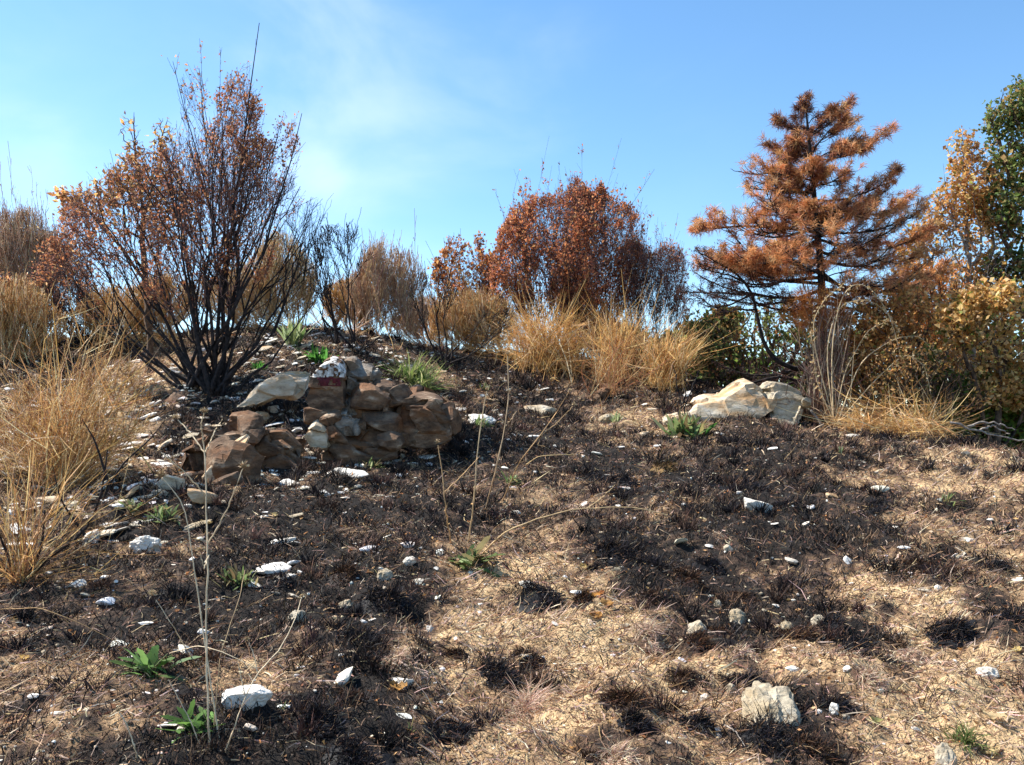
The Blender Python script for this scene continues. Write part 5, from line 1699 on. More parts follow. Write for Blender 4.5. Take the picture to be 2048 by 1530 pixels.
def pine():
    rng = np.random.default_rng(201)
    Y = 10.4
    b = hit(1640, 838)
    b = np.array([at(1640, 838, Y)[0], Y, 0])
    b[2] = float(gz(b[0], b[1])) - .05
    o = thing('scorched_pine', 'tall scorched pine with copper orange needles and black bare lower branches', 'tree', b)
    s = Y / FPX
    tr = np.array([b] + pxpath([(1642, 760), (1646, 640), (1642, 540), (1632, 430), (1622, 320), (1614, 240), (1611, 195)], Y))
    t = np.linspace(0, 1, 60)
    tt = np.linspace(0, 1, len(tr))
    axis_ = np.stack([np.interp(t, tt, tr[:, c]) for c in range(3)], -1)
    for _ in range(4):
        axis_[1:-1] = axis_[1:-1] * .5 + (axis_[:-2] + axis_[2:]) * .25
    trad = np.interp(t, [0, .1, .6, 1], [.085, .062, .028, .004])
    V, F = tubes(axis_[None], trad[None], 10)
    part('trunk', o, V, F, M_BURNT, smooth=True)

    def at_height(v):
        z = at(1630, v, Y)[2]
        k = int(np.abs(axis_[:, 2] - z).argmin())
        return axis_[k]
    # branch list: start height v, tip (u, v), depth offset
    br = [(255, 1700, 208, .1), (245, 1556, 228, -.1), (270, 1672, 215, -.3), (300, 1762, 268, .1), (300, 1535, 288, -.2), (290, 1690, 250, .4), (330, 1508, 330, .2), (330, 1735, 305, -.4), (350, 1477, 352, -.2), (380, 1790, 350, .0), (370, 1500, 390, .4), (360, 1700, 345, -.6),
          (400, 1815, 408, .3), (400, 1490, 425, -.6), (430, 1425, 440, .1), (420, 1760, 430, -.7), (450, 1402, 478, -.2), (450, 1820, 440, -.3), (470, 1450, 505, -.8), (470, 1850, 480, .4), (500, 1420, 520, .5), (490, 1780, 500, -.9), (520, 1870, 520, -.2), (520, 1560, 515, -1.0),
          (540, 1400, 540, .3), (540, 1880, 560, .4), (560, 1760, 560, -.9), (400, 1640, 420, -.7), (340, 1620, 340, -.5), (460, 1620, 470, -1.0), (480, 1680, 480, -1.1), (300, 1600, 290, -.35), (430, 1660, 430, .9), (360, 1600, 360, .7), (500, 1600, 500, 1.1)]
    PT, RT, tips, tdir, tlen, orange = [], [], [], [], [], []

    def branch(a, e, r0, sag, dark, twl=.42):
        k = 14
        u = np.linspace(0, 1, k)[:, None]
        P = a + (e - a) * u
        L = np.linalg.norm(e - a)
        P[:, 2] -= sag * L * np.sin(u[:, 0] * math.pi) * .55
        P[:, 2] += .10 * L * np.clip(u[:, 0] - .6, 0, 1) ** 2 * 4
        P += rng.normal(0, .05 * L, 3) * np.sin(u * math.pi)
        P[1:] += np.cumsum(rng.normal(0, .006, (k - 1, 3)), 0)
        PT.append(P)
        RT.append(np.interp(u[:, 0], [0, 1], [r0, .004]))
        d = (e - a) / L
        side = np.cross(d, [0, 0, 1.0])
        side /= np.linalg.norm(side) + 1e-9
        nt = int(L / .042)
        for q in range(nt):
            f = rng.uniform(.18, 1)
            i = min(int(f * (k - 1)), k - 2)
            p0 = P[i] + (P[i + 1] - P[i]) * (f * (k - 1) - i)
            l = min(L * .42, twl) * (1.15 - .75 * f) * rng.uniform(.55, 1.25)
            dd = d * rng.uniform(.35, .9) + side * rng.choice([-1, 1]) * rng.uniform(.35, 1.0) + np.array([0, 0, rng.uniform(-.15, .55)])
            dd /= np.linalg.norm(dd)
            p3 = p0 + dd * l + np.array([0, 0, .10 * l])
            Q = np.stack([p0 + (p3 - p0) * w for w in np.linspace(0, 1, 14)])
            Q[:, 2] -= .10 * l * np.sin(np.linspace(0, math.pi, 14))
            Q[1:] += np.cumsum(rng.normal(0, .003, (13, 3)), 0)
            PT.append(Q)
            RT.append(np.linspace(.005, .0022, 14))
            nf = 3 if l > .16 else 2
            for w in np.linspace(.66, 1.0, nf):
                tips.append(Q[int(w * 13)] + rng.normal(0, .012, 3))
                tdir.append(dd + np.array([0, 0, .35]))
                orange.append(dark)
                tlen.append(1.0)
        for w in (.88, .95, 1.0):
            tips.append(P[int(w * 13)])
            tdir.append(d + np.array([0, 0, .5]))
            orange.append(dark)
            tlen.append(1.0)
    # fill: shorter branches all round, following the outline of the crown
    prof = [(205, 22), (240, 52), (300, 92), (350, 120), (400, 150), (450, 185), (500, 215), (550, 235)]
    for v0 in np.linspace(212, 560, 30):
        reach = np.interp(v0, [q[0] for q in prof], [q[1] for q in prof]) * s * rng.uniform(.55, .95)
        az = rng.uniform(0, 2 * math.pi)
        a = at_height(v0 + 8)
        branch(a, a + np.array([math.cos(az) * reach, math.sin(az) * reach, reach * rng.uniform(.0, .45)]), .007, rng.uniform(0, .15), 0.0)
    for q in range(26):
        k = int(60 * rng.uniform(.90, 1))
        dd = np.array([rng.normal(0, .4), rng.normal(0, .4), 1])
        tips.append(axis_[min(k, 59)] + rng.normal(0, .03, 3))
        tdir.append(dd)
        orange.append(0)
        tlen.append(1)
    for (v0, u, v, dy) in br:
        a = at_height(v0 + rng.uniform(6, 24))
        e = at(u, v, Y + dy)
        branch(a, e, .008 + .00004 * (v0 - 200), rng.uniform(.0, .2), 0.0)
    # black bare low limbs
    low = [(600, 1388, 560, .0, 1), (580, 1400, 590, .4, 1), (610, 1480, 580, -.5, 1), (590, 1560, 600, -.7, 1), (575, 1840, 600, .2, .6), (600, 1790, 620, -.5, .8), (570, 1500, 560, .7, 1), (590, 1700, 590, .8, .7), (560, 1450, 570, -.3, 1), (735, 1480, 780, -.2, 1), (715, 1450, 745, .3, 1), (690, 1560, 690, .4, 1)]
    for (v0, u, v, dy, dk) in low:
        branch(at_height(v0), at(u, v, Y + dy), .022, rng.uniform(.1, .25), dk, .34)
    # the limb that sweeps out and turns up
    sw = np.array(pxpath([(1640, 735), (1590, 738), (1552, 722), (1528, 690), (1516, 640), (1503, 580), (1470, 545), (1430, 520)], Y - .25))
    sw[0] = at_height(735)
    tq = np.linspace(0, 1, 14)
    SW = np.stack([np.interp(tq, np.linspace(0, 1, len(sw)), sw[:, c]) for c in range(3)], -1)
    PT.append(SW)
    RT.append(np.linspace(.035, .008, 14))
    for (i, u, v, dy) in [(9, 1385, 600, -.3), (9, 1362, 588, -.2), (10, 1400, 545, -.1), (11, 1392, 505, -.3), (12, 1420, 580, .1), (10, 1560, 560, -.5), (8, 1440, 640, -.4)]:
        branch(SW[i], at(u, v, Y - .25 + dy), .012, rng.uniform(-.05, .1), 1, .3)
    P, R = np.array(PT), np.array(RT)
    V, F = tubes(P, R, 4)
    part('branches', o, V, F, M_BURNT, smooth=True)
    tips, tdir, orange = np.array(tips), np.array(tdir), np.array(orange)
    tdir /= np.linalg.norm(tdir, axis=1, keepdims=True)
    lo = rng.random(len(tips)) < orange
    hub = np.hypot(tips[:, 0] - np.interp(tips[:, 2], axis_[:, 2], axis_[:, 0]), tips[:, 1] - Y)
    # patches already bare
    nf = fbm(tips * 1.5, 2, 91)
    nf = nf + .35 * fbm(tips * 5, 2, 93)
    low_half = tips[:, 2] < at(1630, 500, Y)[2]
    bare = ((nf < -.17) & (rng.random(len(tips)) < .7)) | (low_half & (rng.random(len(tips)) < .10))
    o1 = ~lo & ~bare
    V, F, idx = needles(tips[o1], tdir[o1], 28, rng.uniform(.06, .105, o1.sum()), rng, .0027)
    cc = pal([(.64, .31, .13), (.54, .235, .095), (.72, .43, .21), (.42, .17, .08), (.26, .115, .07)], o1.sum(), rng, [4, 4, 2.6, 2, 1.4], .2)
    inner = (rng.random(len(cc)) < np.clip(1.15 - hub[o1] / .55, 0, .75))[:, None]  # darker tufts more likely close to the trunk
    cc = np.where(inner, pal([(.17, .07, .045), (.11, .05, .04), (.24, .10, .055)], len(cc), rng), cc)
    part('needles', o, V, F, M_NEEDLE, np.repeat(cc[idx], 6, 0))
    V, F, idx = needles(tips[lo], tdir[lo], 9, .035, rng, .0026)
    cc = pal([(.035, .022, .022), (.07, .035, .03), (.11, .055, .045)], lo.sum(), rng, None, .25)
    part('burnt_buds', o, V, F, M_NEEDLE, np.repeat(cc[idx], 6, 0))


pine()


def pine_sapling():
    rng = np.random.default_rng(211)
    Y = 9.9
    b = at(1625, 830, Y)
    b[2] = float(gz(b[0], b[1])) - .03
    o = thing('pine_sapling', 'young scorched pine with bright orange tufts in front of the tall pine trunk', 'tree', b)
    spots = [(1612, 542), (1600, 575), (1580, 590), (1575, 625), (1690, 552), (1700, 580), (1650, 585), (1620, 600), (1665, 610), (1595, 640), (1680, 620), (1640, 630)]
    PT, RT, C, Dn = [], [], [], []
    top = at(1640, 600, Y)
    st = np.stack([b + (top - b) * w for w in np.linspace(0, 1, 10)])
    PT.append(st)
    RT.append(np.linspace(.016, .007, 10))
    for u, v in spots:
        e = at(u, v, Y + rng.uniform(-.25, .25))
        a = st[rng.integers(5, 9)]
        Q = np.stack([a + (e - a) * w for w in np.linspace(0, 1, 10)])
        Q[:, 2] -= .06 * np.sin(np.linspace(0, math.pi, 10))
        PT.append(Q)
        RT.append(np.linspace(.007, .004, 10))
        for q in range(26):
            w = rng.uniform(.55, 1)
            C.append(Q[int(w * 9)] + rng.normal(0, .055, 3))
            Dn.append((e - a) + np.array([0, 0, .25]) + rng.normal(0, .2, 3))
    V, F = tubes(np.array(PT), np.array(RT), 5)
    part('trunk', o, V, F, M_BARK, smooth=True)
    C, Dn = np.array(C), np.array(Dn)
    Dn /= np.linalg.norm(Dn, axis=1, keepdims=True)
    V, F, idx = needles(C, Dn, 16, .10, rng, .002)
    cc = pal([(.50, .20, .06), (.42, .15, .05), (.58, .29, .10)], len(C), rng, None, .22)
    part('needles', o, V, F, M_NEEDLE, np.repeat(cc[idx], 6, 0))


pine_sapling()
# ------------------------------------------------------------------ dry brooms and grass clumps
STRAWC = [(.68, .43, .17), (.57, .33, .12), (.75, .54, .27), (.46, .25, .10), (.32, .165, .07), (.79, .63, .40)]


def clump(name, label, cat, u, v, Y, parts_, colors, weights=None, seed=1, group=None, wmul=1.0, stem=None, thin=1.0):
    """many thin stems from a common foot. parts_: (n, tip u, tip v, spread u, spread v, foot spread px)"""
    rng = np.random.default_rng(seed)
    b = at(u, v, Y)
    b[2] = float(gz(b[0], b[1])) - .02
    o = thing(name, label, cat, b, group)
    s = Y / FPX
    PP, WW = [], []
    for (n, tu, tv, su, sv, fs) in parts_:
        n = max(8, int(n * .5 * thin))
        su, sv = su * 1.15, sv * 1.35
        tipp = at(np.clip(rng.normal(tu, su * .6, n), tu - su * 1.3, tu + su * 1.3), rng.normal(tv, sv * .6, n), Y + rng.normal(0, 1, n) * su * s * .8)
        foot = b + np.stack([rng.normal(0, fs * s * .5, n), rng.normal(0, fs * s * .5, n), np.zeros(n)], -1)
        foot[:, 2] = gz(foot[:, 0], foot[:, 1]) - .01
        t = np.linspace(0, 1, 6)[None, :, None]
        mid = foot + (tipp - foot) * np.array([.35, .35, .72])
        mid += rng.normal(0, .10 / thin ** .8, (n, 3)) * np.linalg.norm(tipp - foot, axis=1, keepdims=True)
        P = foot[:, None] * (1 - t) ** 2 + 2 * mid[:, None] * t * (1 - t) + tipp[:, None] * t ** 2
        P[:, 1:] += np.cumsum(rng.normal(0, .012, (n, 5, 3)), 1)
        PP.append(P)
        w = rng.uniform(.0013, .0040, n)[:, None] * wmul * np.array([1, 1, .95, .85, .6, .25]) * (.45 + Y / 11)
        WW.append(w)
    tot = sum(len(q) for q in PP)
    n = int(tot * .22)
    hgt = np.median([np.median(q[:, -1, 2] - q[:, 0, 2]) for q in PP])
    az = rng.uniform(0, 2 * math.pi, n)
    fs = max(q[5] for q in parts_) * s
    foot = b + np.stack([np.cos(az), np.sin(az), az * 0], -1) * (fs * rng.random((n, 1)) * .7)
    foot[:, 2] = gz(foot[:, 0], foot[:, 1])
    P = blade_paths(foot[:, 0], foot[:, 1], hgt * rng.uniform(.25, .75, n), rng.uniform(.4, 1.25, n), 6, rng, az + rng.normal(0, .5, n), 0, .5)
    PP.append(P)
    WW.append(rng.uniform(.0013, .0036, n)[:, None] * wmul * np.array([1, 1, .95, .85, .6, .25]) * (.45 + Y / 11))
    P, W = np.concatenate(PP), np.concatenate(WW)
    # forked side shoots
    m = int(len(P) * 1.7)
    k = rng.integers(0, len(P), m)
    i = rng.integers(2, 5, m)
    a = P[k, i]
    d = P[k, 5] - P[k, i - 1]
    d = d * rng.uniform(.3, .85, (m, 1)) + rng.normal(0, .34, (m, 3)) * np.linalg.norm(d, axis=1, keepdims=True)
    tt = np.linspace(0, 1, 6)[None, :, None]
    Q = a[:, None] + d[:, None] * tt + np.array([0, 0, .12]) * (tt ** 2) * np.linalg.norm(d, axis=1)[:, None, None]
    P = np.concatenate([P, Q])
    W = np.concatenate([W, W[k] * .8])
    V, F = ribbons(P, W, rng=rng)
    cc = pal(colors, len(P), rng, weights, .22)
    part('blades', o, V, F, M_BLADE, np.repeat(cc, 12, 0))
    if stem:
        st = []
        for q in stem:
            pts = np.array(pxpath(q, Y))
            tq = np.linspace(0, 1, 12)
            S_ = np.stack([np.interp(tq, np.linspace(0, 1, len(pts)), pts[:, c]) for c in range(3)], -1)
            for _ in range(2):
                S_[1:-1] = S_[1:-1] * .5 + (S_[:-2] + S_[2:]) * .25
            st.append(S_)
        V, F = tubes(np.array(st), np.array([np.linspace(.013, .003, 12) * (1 if q[0][1] > 1180 else .5) for q in stem]), 6)
        part('stems', o, V, F, M_BURNT, smooth=True)
    return o


GB = 'dry golden broom clumps'
clump('dry_broom', 'large golden broom clump with arching wiry stems in the left foreground', 'grass clump', 130, 985, 5.9,
      [(300, 40, 800, 60, 70, 40), (420, 130, 790, 70, 80, 40), (380, 215, 740, 55, 90, 40), (260, 20, 920, 60, 50, 40), (220, 250, 860, 50, 50, 40), (160, -60, 850, 60, 60, 40), (60, 240, 690, 14, 20, 30), (200, 90, 870, 110, 50, 60)],
      STRAWC + [(.34, .19, .10)], [3, 3, 2, 2.6, 2, 1.2, 1.5], seed=301, group=GB, wmul=.85, thin=.32)
clump('dry_broom', 'dry broom with black woody stems and hanging blades at the left edge', 'grass clump', 40, 1185, 4.25,
      [(110, 60, 960, 70, 60, 24), (80, 160, 940, 60, 60, 20), (90, -40, 980, 60, 60, 24), (70, 200, 1080, 50, 60, 20), (60, 20, 1090, 60, 60, 24), (40, 270, 1010, 40, 50, 14), (40, 210, 1190, 40, 30, 10)],
      STRAWC + [(.34, .19, .10), (.16, .08, .05)], [3, 3, 1.4, 3, 3, .7, 2.5, 2], seed=303, group=GB, wmul=.9, thin=.55,
      stem=[[(30, 1192), (60, 1150), (85, 1090), (90, 1020)], [(45, 1190), (75, 1130), (110, 1105), (170, 1070), (205, 1000), (215, 900)], [(36, 1192), (20, 1120), (-10, 1050)], [(205, 1000), (240, 930), (300, 880), (330, 840)], [(170, 1070), (120, 1000), (105, 930)], [(215, 960), (190, 880), (165, 840)]])
GT = [(.67, .43, .18), (.57, .33, .13), (.74, .53, .27), (.47, .26, .10), (.34, .17, .08), (.78, .62, .40)]
PT_ = [(.58, .40, .25), (.50, .31, .18), (.66, .50, .34), (.40, .23, .15), (.28, .16, .12)]


def broom(label, base, Y, blobs, n0, kids, cols, seed, foot=40, up=.45, r0=.006, crook=.035):
    fan_shrub('dry_broom', label, 'broom shrub', base, Y, blobs, n0, kids, r0, (.35, .03, .16), cols, None, None, cols, seed, GB, foot, up, crook, .45, (.30, .34, .42), (.6, .55, .5), .2, 'dry_leaves', 'twigs', foot_n=14, minr=.0020, loose=1.3)


broom('upright golden broom at the far left edge', (40, 718), 9.6, [(40, 630, 60, 75), (-30, 640, 60, 70), (95, 660, 34, 50)], 60, (6, 5, 3), GT, 305)
broom('pale feathery broom rising highest at the far left, behind the golden one', (70, 690), 11.2, [(40, 520, 70, 80), (110, 530, 60, 70), (-30, 540, 60, 80), (60, 440, 26, 26), (20, 460, 30, 40)], 60, (6, 5, 4), PT_, 307, 50, .5)
broom('golden broom seen through the stems of the largest burnt shrub', (290, 705), 10.4, [(240, 630, 80, 60), (330, 610, 70, 60), (190, 650, 50, 50)], 60, (6, 5, 3), GT, 309, 60)
broom('tan broom behind the right side of the largest burnt shrub', (540, 680), 11.6, [(560, 550, 60, 85), (490, 590, 65, 70), (600, 580, 40, 70), (440, 610, 50, 50)], 70, (6, 5, 3.5), [(.66, .46, .22), (.56, .36, .16), (.74, .58, .34), (.40, .24, .12)], 311, 60)
broom('small golden broom behind the bare burnt sapling', (705, 668), 12.6, [(700, 605, 60, 46)], 40, (6, 5, 3), GT, 313, 40)
broom('pinkish feathery broom between the bare sapling and the orange shrub', (775, 680), 12.2, [(770, 560, 55, 75), (815, 570, 40, 70), (790, 630, 70, 45), (725, 590, 40, 50)], 50, (6, 5, 4), PT_ + [(.56, .34, .16)], 315, 50, .5)
broom('golden broom below the orange leaved shrub', (940, 716), 13.0, [(940, 640, 70, 60), (995, 650, 45, 55), (885, 660, 45, 50)], 60, (6, 5, 3), GT, 317, 60)
broom('low tan broom filling the crest left of the widest broom', (860, 690), 13.4, [(850, 640, 50, 50), (810, 660, 50, 30)], 36, (5, 5, 3), PT_ + GT[:2], 318, 50)
broom('rust tinted low broom between the widest broom and the fan shaped one', (1180, 735), 13.0, [(1180, 670, 50, 50), (1240, 690, 60, 45), (1320, 710, 60, 40)], 50, (5, 5, 3), [(.44, .20, .08), (.34, .14, .065), (.56, .32, .12)], 320, 80)
clump('dry_broom', 'widest golden broom, spreading in front of the rust red dome', 'grass clump', 1095, 735, 12.3, [(240, 1085, 636, 55, 26, 110), (200, 1035, 655, 40, 26, 90), (200, 1145, 650, 44, 26, 90), (130, 1005, 680, 30, 24, 60), (140, 1185, 678, 30, 24, 60)], STRAWC, [3.4, 2.4, 2.2, 1.6, .8, 1.2], seed=319, group=GB)
clump('dry_broom', 'fan shaped golden broom right of the widest broom', 'grass clump', 1238, 745, 11.8, [(230, 1225, 648, 40, 24, 50), (130, 1270, 665, 30, 24, 40), (100, 1195, 675, 24, 24, 40)], STRAWC, [3.4, 2.4, 2.2, 1.6, .8, 1.2], seed=321, group=GB)
clump('dry_broom', 'spiky golden broom standing rightmost on the crest', 'grass clump', 1330, 770, 11.3, [(220, 1345, 680, 42, 22, 44), (110, 1295, 698, 28, 22, 34), (110, 1392, 698, 24, 22, 34)], STRAWC, [3.4, 2.4, 2.2, 1.6, .8, 1.2], seed=323, group=GB)
broom('tangled golden brown broom twigs spreading over the pale stones at the left', (150, 985), 6.05, [(130, 850, 130, 110), (220, 800, 80, 90), (30, 880, 120, 90), (250, 900, 60, 60)], 40, (5, 4, 3), GT + [(.34, .17, .09), (.22, .11, .07)], 329, 80, .2, .006, .07)
clump('dry_grass_clump', 'straw coloured grass clump with arching blades in front of the right hand trees', 'grass clump', 1865, 850, 8.9, [(50, 1850, 795, 40, 30, 34), (36, 1930, 830, 40, 20, 34), (36, 1800, 830, 40, 20, 34)], STRAWC, [3, 2, 2.4, 1.5, .6, 2], seed=325, wmul=.9)
clump('dry_grass_clump', 'flattened golden dead grass along the foot of the dry brush', 'grass clump', 1780, 868, 8.9, [(340, 1780, 835, 90, 14, 130), (260, 1860, 855, 60, 14, 110), (200, 1710, 835, 50, 16, 90)], STRAWC, None, seed=327, wmul=.9)
clump('dry_stalk_bundle', 'upright bundle of grey brown dead stalks beside the furrowed boulder', 'grass clump', 1652, 850, 9.6, [(110, 1640, 690, 30, 60, 60), (110, 1675, 700, 26, 50, 60), (80, 1620, 725, 20, 40, 50), (36, 1655, 640, 22, 30, 40)],
      [(.28, .17, .12), (.20, .11, .08), (.38, .28, .21), (.15, .08, .06), (.48, .38, .28)], None, seed=329, wmul=1.5)
clump('dry_grass_clump', 'thin reddish dry stems in front of the fan shaped broom', 'grass clump', 1225, 785, 10.9, [(60, 1230, 700, 50, 30, 70), (50, 1290, 730, 40, 20, 50), (40, 1180, 735, 30, 16, 40)], [(.40, .20, .09), (.30, .13, .07), (.52, .34, .17)], None, seed=331, wmul=.8)


def canes():
    Y = 9.2
    b = at(1668, 846, Y)
    b[2] = float(gz(b[0], b[1])) - .02
    o = thing('bramble', 'pale dry bramble canes arching right over the brush beside the dead stalks', 'shrub', b)
    rng = np.random.default_rng(341)
    paths = [[(1668, 846), (1660, 700), (1680, 590), (1712, 562), (1750, 580), (1785, 640), (1803, 720), (1816, 778)], [(1668, 846), (1650, 700), (1675, 610), (1730, 596), (1775, 622), (1795, 660)],
             [(1668, 846), (1630, 700), (1626, 640), (1650, 596), (1690, 566)], [(1668, 846), (1632, 760), (1622, 660)], [(1675, 846), (1720, 720), (1790, 676), (1840, 670), (1880, 720)], [(1675, 846), (1750, 760), (1810, 705), (1850, 730), (1862, 790)],
             [(1668, 846), (1690, 740), (1735, 660), (1780, 640)]]
    PT, C, Dn = [], [], []
    for k, q in enumerate(paths):
        pts = np.array([at(p[0], p[1], Y + .3 * math.sin(k * 2.1) * i / len(q)) for i, p in enumerate(q)])
        tq = np.linspace(0, 1, 24)
        S_ = np.stack([np.interp(tq, np.linspace(0, 1, len(pts)), pts[:, c]) for c in range(3)], -1)
        for _ in range(3):
            S_[1:-1] = S_[1:-1] * .5 + (S_[:-2] + S_[2:]) * .25
        PT.append(S_)
        for i in range(8, 24):
            for _ in range(3):
                C.append(S_[i] + rng.normal(0, .012, 3))
                Dn.append(rng.normal(size=3) - np.array([0, 0, .5]))
    V, F = tubes(np.array(PT), np.linspace(.006, .0025, 24)[None].repeat(len(PT), 0), 5)
    part('canes', o, V, F, M_STALK, np.broadcast_to(np.array([.52, .40, .24]), (len(V), 3)), smooth=True)
    C, Dn = np.array(C), np.array(Dn)
    V, F = leafs(C, Dn, rng.uniform(.025, .05, len(C)), .011, rng)
    part('leaves', o, V, F, M_LEAF, np.repeat(pal([(.55, .40, .20), (.45, .28, .12), (.62, .5, .3)], len(C), rng), 4, 0))


canes()


def branch_thing(name, label, paths, Y, r, mat, cat='branch', jit=.01, seed=1, on_ground=False):
    rng = np.random.default_rng(seed)
    PT = []
    for q in paths:
        pts = np.array([at(p[0], p[1], Y + (p[2] if len(p) > 2 else 0)) for p in q])
        if on_ground:
            pts = np.array([hit(p[0], p[1]) + np.array([0, 0, .012 + (p[2] if len(p) > 2 else 0)]) for p in q])
        tq = np.linspace(0, 1, 14)
        S_ = np.stack([np.interp(tq, np.linspace(0, 1, len(pts)), pts[:, c]) for c in range(3)], -1)
        S_[1:-1] = S_[1:-1] * .5 + (S_[:-2] + S_[2:]) * .25
        S_[1:-1] += rng.normal(0, jit, (12, 3))
        PT.append(S_)
    V, F = tubes(np.array(PT), np.linspace(r, r * .4, 14)[None].repeat(len(PT), 0), 6)
    solo(name, V, F, mat, label, cat, loc=PT[0][0], smooth=True)


branch_thing('fallen_branch', 'bleached forked dead branch lying at the right edge under the trees', [[(1900, 845), (1960, 862), (2048, 884), (2090, 892)], [(1960, 862), (1990, 850), (2020, 868)], [(1935, 853), (1985, 842), (2030, 860)]], 8.3, .011, M_GREYBARK, seed=3)
branch_thing('fallen_branch', 'crooked grey root snaking out below the furrowed boulder', [[(1622, 820), (1640, 845), (1660, 855), (1672, 880)], [(1640, 845), (1655, 870), (1656, 884)]], 9.1, .012, M_GREYBARK, seed=5)
branch_thing('fallen_branch', 'charred black branch leaning low left of the pine foot', [[(1640, 770), (1560, 752), (1480, 768), (1400, 792)], [(1560, 752), (1500, 790), (1440, 800)]], 10.2, .022, M_BURNT, seed=7)
branch_thing('fallen_branch', 'thin black burnt twig lying on the mound near the bare sapling', [[(698, 712), (740, 690), (790, 660)]], 10.6, .012, M_BURNT, seed=9)
branch_thing('burnt_sapling', 'forked black burnt stems rising out of the bright green weed', [[(1352, 880), (1362, 820), (1358, 770), (1345, 730)], [(1362, 885), (1370, 810), (1385, 770), (1400, 740)], [(1358, 830), (1372, 775), (1374, 740)]], 8.9, .009, M_BURNT, 'sapling', seed=11)
branch_thing('dead_stick', 'pale straight stick lying on dark ground at the bottom right', [[(1450, 1448), (1470, 1466), (1490, 1490)]], 2.7, .003, M_GREYBARK, 'stick', jit=.001, seed=13, on_ground=True)


# ------------------------------------------------------------------ burnt tussocks
def tussock(u, v, w, h, label, colors, seed, n=420, name='charred_tussock', cat='grass tuft', group='burnt tussocks', mat=None, width=1.0, lean=.75, ln=1.0):
    rng = np.random.default_rng(seed)
    p = hit(u, v + h * .35)
    Y = p[1]
    s = Y / FPX
    r = w * s * .5
    H = max(h * s * .75, .03)
    n = int(n * 2.2)
    a = rng.uniform(0, 2 * math.pi, n)
    q = np.sqrt(rng.random(n)) * (1 + .9 * fbm(np.stack([np.cos(a) * 1.6, np.sin(a) * 1.6, a * 0 + seed], -1), 3, seed))
    th = rng.uniform(-1.3, -.6)
    ex, ey = np.cos(a) * q * r * rng.uniform(1.0, 1.5), np.sin(a) * q * r * rng.uniform(.55, .85)
    x, y = p[0] + ex * math.cos(th) - ey * math.sin(th), p[1] + ex * math.sin(th) + ey * math.cos(th)
    lump = .5 + .9 * np.clip(noise2(x, y, 16, 2, seed), -.4, .6)
    L = H * .72 * rng.uniform(.35, 1.25, n) * np.clip(1.25 - .8 * q, .25, 1.2) * lump * ln
    wind = np.array([.35, -.5]) * rng.uniform(.5, 2.4)
    az = np.arctan2(np.sin(a) * q + wind[1] + rng.normal(0, .55, n), np.cos(a) * q + wind[0] + rng.normal(0, .55, n))
    P = blade_paths(x, y, L, np.clip(q * lean + rng.normal(.25, .38, n), 0, 1.45), 4, rng, az, 0, .9)
    z0 = float(gz(p[0], p[1]))
    dome = H * .5 * np.maximum(0, 1 - q ** 2)
    P[..., 2] += (dome * .5)[:, None]
    W = rng.uniform(.0006, .0013, n)[:, None] * np.array([1, 1, .8, .25]) * (.5 + Y / 5.5) * width
    V, F = ribbons(P, W, rng=rng)
    # the scorched crown the blades stand on
    iv, fi = ICO[4]
    m = iv * np.array([r * .8, r * .74, H * .12]) * (1 + .7 * fbm(iv * 2.2 + seed, 4, seed))[:, None] + np.array([p[0], p[1], 0])
    m[:, 2] += gz(m[:, 0], m[:, 1])
    cb = pal(colors, n, rng, None, .3)
    odd = rng.random(n) < .10
    cb[odd] = pal([(.16, .09, .05), (.30, .19, .11), (.09, .05, .035)], int(odd.sum()), rng)
    cc = np.concatenate([np.repeat(cb, 8, 0), np.broadcast_to(np.minimum(np.array(colors[0]) * .8, [.16, .10, .065]), (len(m), 3))])
    Vv = np.concatenate([V, m])
    solo(name, Vv, [F, fi + len(V)], mat or M_CHAR, label, cat, group, loc=(p[0], p[1], z0), col=cc)


for i, (u, v, w, h, lb, c, n) in enumerate(TUSS):
    tussock(u, v, w, h, lb, c, 401 + i, int(n * 1.2))
GP = [(.62, .46, .33), (.55, .38, .28), (.70, .57, .42), (.45, .28, .2)]
for i, (u, v, w, h, lb) in enumerate([(800, 1330, 110, 60, 'pinkish dead grass tuft combed downhill, above the domed stone'), (1050, 1360, 80, 90, 'pale dead grass tuft beside the black gully'), (1300, 1250, 90, 60, 'pale dead grass tuft left of the leftmost humped stone'), (1230, 1490, 90, 70, 'pale dead grass tuft at the bottom, right of middle'),
                                      (1840, 1300, 120, 60, 'flattened tan grass tuft on the right hand sand'), (1740, 1370, 80, 60, 'straw tuft right of the slab on edge'), (1140, 1010, 110, 30, 'reddish tan dead grass behind the arching stem'), (1480, 1300, 60, 40, 'tan tuft above the ribbed grey stone')]):
    tussock(u, v, w, h, lb, GP, 501 + i, 380, 'dead_grass_tuft', 'grass tuft', 'unburnt dead grass tufts', M_STRAW, .9, 1.5, 1.5)


# ------------------------------------------------------------------ green plants
def green_leaves(base, n, L, wd, rng, colors, lean=(.5, 1.2), curl=.7, spread=.02, lobed=False):
    az = rng.uniform(0, 2 * math.pi, n)
    x = base[0] + rng.normal(0, spread, n)
    y = base[1] + rng.normal(0, spread, n)
    P = blade_paths(x, y, L * rng.uniform(.55, 1.15, n), rng.uniform(lean[0], lean[1], n), 7, rng, az, .004, curl)
    prof = np.array([.25, .5, .85, 1.0, .9, .6, .08])
    if lobed:
        prof = np.array([.25, .7, .5, 1.0, .7, .85, .08])
    W = (L * wd * rng.uniform(.8, 1.2, n))[:, None] * prof
    side = np.stack([-np.sin(az), np.cos(az), rng.normal(0, .25, n)], -1)
    V, F = ribbons(P, W, side, rng)
    c = pal(colors, n, rng, None, .2)
    return V, F, np.repeat(c, 14, 0)


